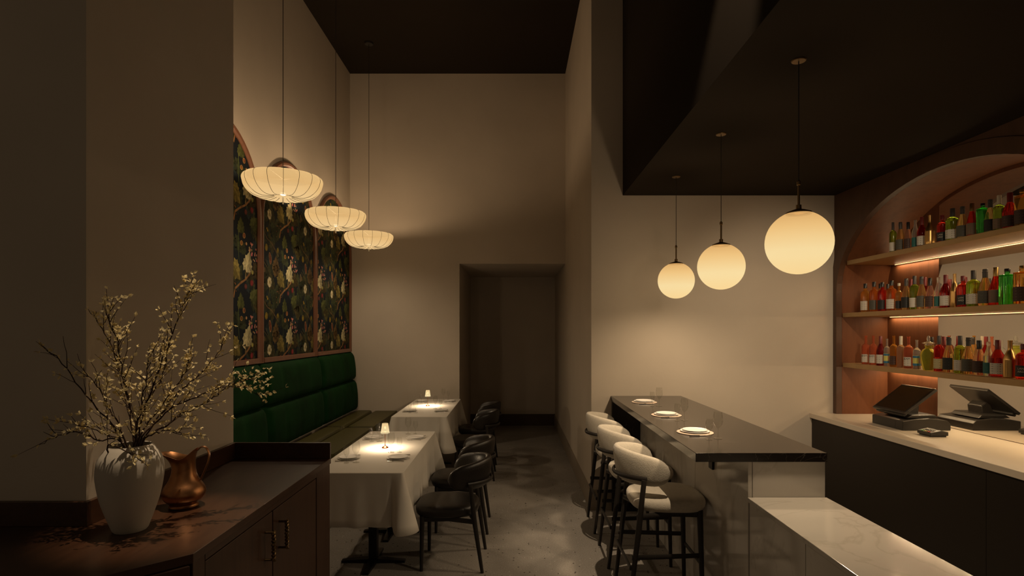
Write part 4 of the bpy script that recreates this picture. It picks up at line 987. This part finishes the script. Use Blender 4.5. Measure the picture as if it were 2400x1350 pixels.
# blossom branches: polyline in photo pixels with depths, from the vase mouth to the tip
BR = [
    ('thin branch reaching farthest left and upward', [(279, 1049, 2.0), (201, 927, 1.97), (139, 843, 1.94), (92, 806, 1.92)], 7, .5),
    ('low branch drooping far left over the counter', [(282, 1050, 1.98), (230, 1030, 1.95), (182, 1011, 1.93), (130, 1025, 1.91), (92, 1043, 1.9)], 8, .6),
    ('short branch leaning left above the drooping one', [(285, 1048, 1.98), (248, 1020, 1.96), (205, 1002, 1.95), (132, 980, 1.93)], 8, .7),
    ('branch leaning left between the upright ones', [(295, 1045, 2.0), (257, 958, 1.99), (220, 896, 1.98), (182, 852, 1.97)], 11, .9),
    ('tall upright branch on the left of the bunch', [(329, 1036, 2.03), (310, 968, 2.03), (294, 906, 2.03), (282, 846, 2.02), (273, 794, 2.02), (256, 740, 2.02), (267, 697, 2.02)], 17, 1.2),
    ('upright branch bending left near its tip', [(318, 1045, 2.06), (300, 930, 2.06), (275, 850, 2.05), (246, 780, 2.05), (207, 725, 2.05)], 15, 1.2),
    ('tallest branch pointing up to the right', [(332, 1030, 2.02), (349, 930, 2.0), (370, 868, 1.99), (395, 812, 1.98), (423, 735, 1.97), (440, 690, 1.97), (459, 672, 1.97)], 18, 1.3),
    ('branch rising right towards the wallpaper panel', [(342, 1021, 2.05), (376, 974, 2.08), (408, 930, 2.1), (470, 875, 2.14), (516, 819, 2.17), (545, 757, 2.2)], 18, 1.2),
    ('longest branch arching right over the banquette back', [(349, 1043, 2.05), (392, 996, 2.08), (433, 965, 2.12), (492, 937, 2.17), (540, 905, 2.2), (579, 889, 2.24), (625, 862, 2.27)], 17, 1.2),
    ('branch spreading right with its tip bending down', [(345, 1040, 2.0), (400, 960, 2.03), (460, 930, 2.06), (530, 908, 2.1), (585, 912, 2.12), (622, 945, 2.14)], 13, 1.0),
    ('short low branch reaching right above the pitcher', [(352, 1045, 1.98), (380, 1010, 1.98), (410, 1012, 1.98), (437, 1021, 1.98)], 6, .7),
    ('central branch standing straight above the vase', [(322, 1040, 1.95), (330, 960, 1.94), (345, 880, 1.93), (352, 810, 1.93)], 14, 1.2),
    ('branch between the two tallest ones', [(325, 1040, 2.08), (345, 950, 2.1), (385, 870, 2.1), (392, 790, 2.1)], 13, 1.1),
    ('sprig hanging down over the vase rim', [(300, 1040, 1.93), (297, 1052, 1.90), (310, 1068, 1.875), (336, 1082, 1.868)], 5, .8),
    ('bushy side branch filling the right centre', [(335, 1040, 2.04), (370, 960, 2.05), (430, 880, 2.06), (455, 830, 2.07)], 14, 1.1),
]
rb = random.Random(21)
def leaf_at(vs, fs, p, d, size):
    d = d.normalized(); u = d.cross(Vector((rb.uniform(-1, 1), rb.uniform(-1, 1), rb.uniform(-1, 1)))).normalized(); n = d.cross(u)
    w = size * rb.uniform(.26, .36); o = len(vs)
    vs += [tuple(p), tuple(p + d * size * .5 + u * w + n * size * .10), tuple(p + d * size + n * size * rb.uniform(-.15, .2)), tuple(p + d * size * .5 - u * w + n * size * .10), tuple(p + d * size * .55)]
    fs += [(o, o + 1, o + 4), (o + 1, o + 2, o + 4), (o + 2, o + 3, o + 4), (o + 3, o, o + 4)]
def rv(): return Vector((rb.gauss(0, 1), rb.gauss(0, 1), rb.gauss(0, 1))).normalized()
for words, pts, ntw, dens in BR:
    wp = [W(*p) for p in pts]
    base = Vector((VXP + rb.uniform(-.03, .03), VYP + rb.uniform(-.03, .03), CT + .02))
    if 'hanging' in words: path = catmull([Vector((VXP - .02, VYP - .03, CT + .2)), Vector((VXP - .02, VYP - .085, CT + .312))] + wp[2:], 5)
    else:
        mouth = Vector((VXP + (wp[0].x - VXP) * .6, VYP + (wp[0].y - VYP) * .6, CT + .292)); off = Vector((mouth.x - VXP, mouth.y - VYP, 0))
        if off.length > .048: mouth -= off * (1 - .048 / off.length)
        path = catmull([base, mouth] + wp[1:], 6)
    t = thing('blossom_branch', words, 'branch', base, 0, 'blossom branches in the vase')
    loc = lambda q: tuple(Vector(q) - base)
    n = len(path); tw = MB(); lv, lf = [], []
    path = [q + rv() * .004 * (1 if 3 < i < n - 1 else 0) for i, q in enumerate(path)]
    tw.tube([loc(q) for q in path], [.0034 - .0026 * (i / (n - 1)) for i in range(n)], 6)
    for k in range(int(ntw * 1.35)):
        f = (.30 if n > 20 else .35) + .66 * (k + rb.random()) / (ntw * 1.35); i = min(n - 2, int(f * (n - 1))); p = path[i]
        tan = (path[i + 1] - path[max(0, i - 1)]).normalized()
        side = rv(); side = (side - tan * side.dot(tan)).normalized(); side.y *= .6
        dr = (tan * rb.uniform(.6, 1.1) + side * rb.uniform(.5, 1.0) + Vector((0, 0, .15))).normalized()
        ln = rb.uniform(.04, .15) * (1.15 - .5 * f); tp = [p]
        for q in range(4): dr = (dr + rv() * .22 + Vector((0, 0, .05))).normalized(); tp.append(tp[-1] + dr * ln / 4)
        if any(q.x < -1.53 and q.y > 2.03 for q in tp): continue
        tw.tube([loc(q) for q in tp], [.0014, .0012, .001, .0008, .0006], 4)
        for q in tp[1:]:
            for _ in range(rb.choice((1, 2, 3, 3)) if rb.random() < .3 + dens * .5 else 0):
                leaf_at(lv, lf, Vector(loc(q)), (dr + rv() * 1.1), rb.uniform(.012, .0215))
    for i in range(int(n * .35), n):
        if rb.random() < .8 * dens:
            for _ in range(2): leaf_at(lv, lf, Vector(loc(path[i])), rv() + Vector((0, 0, .3)), rb.uniform(.010, .018))
    tw.build('twigs', 'bark', t, 60)
    lo = MB().add(lv, lf).build('leaves', 'blossom', t, fix=False); lo['kind'] = 'stuff'
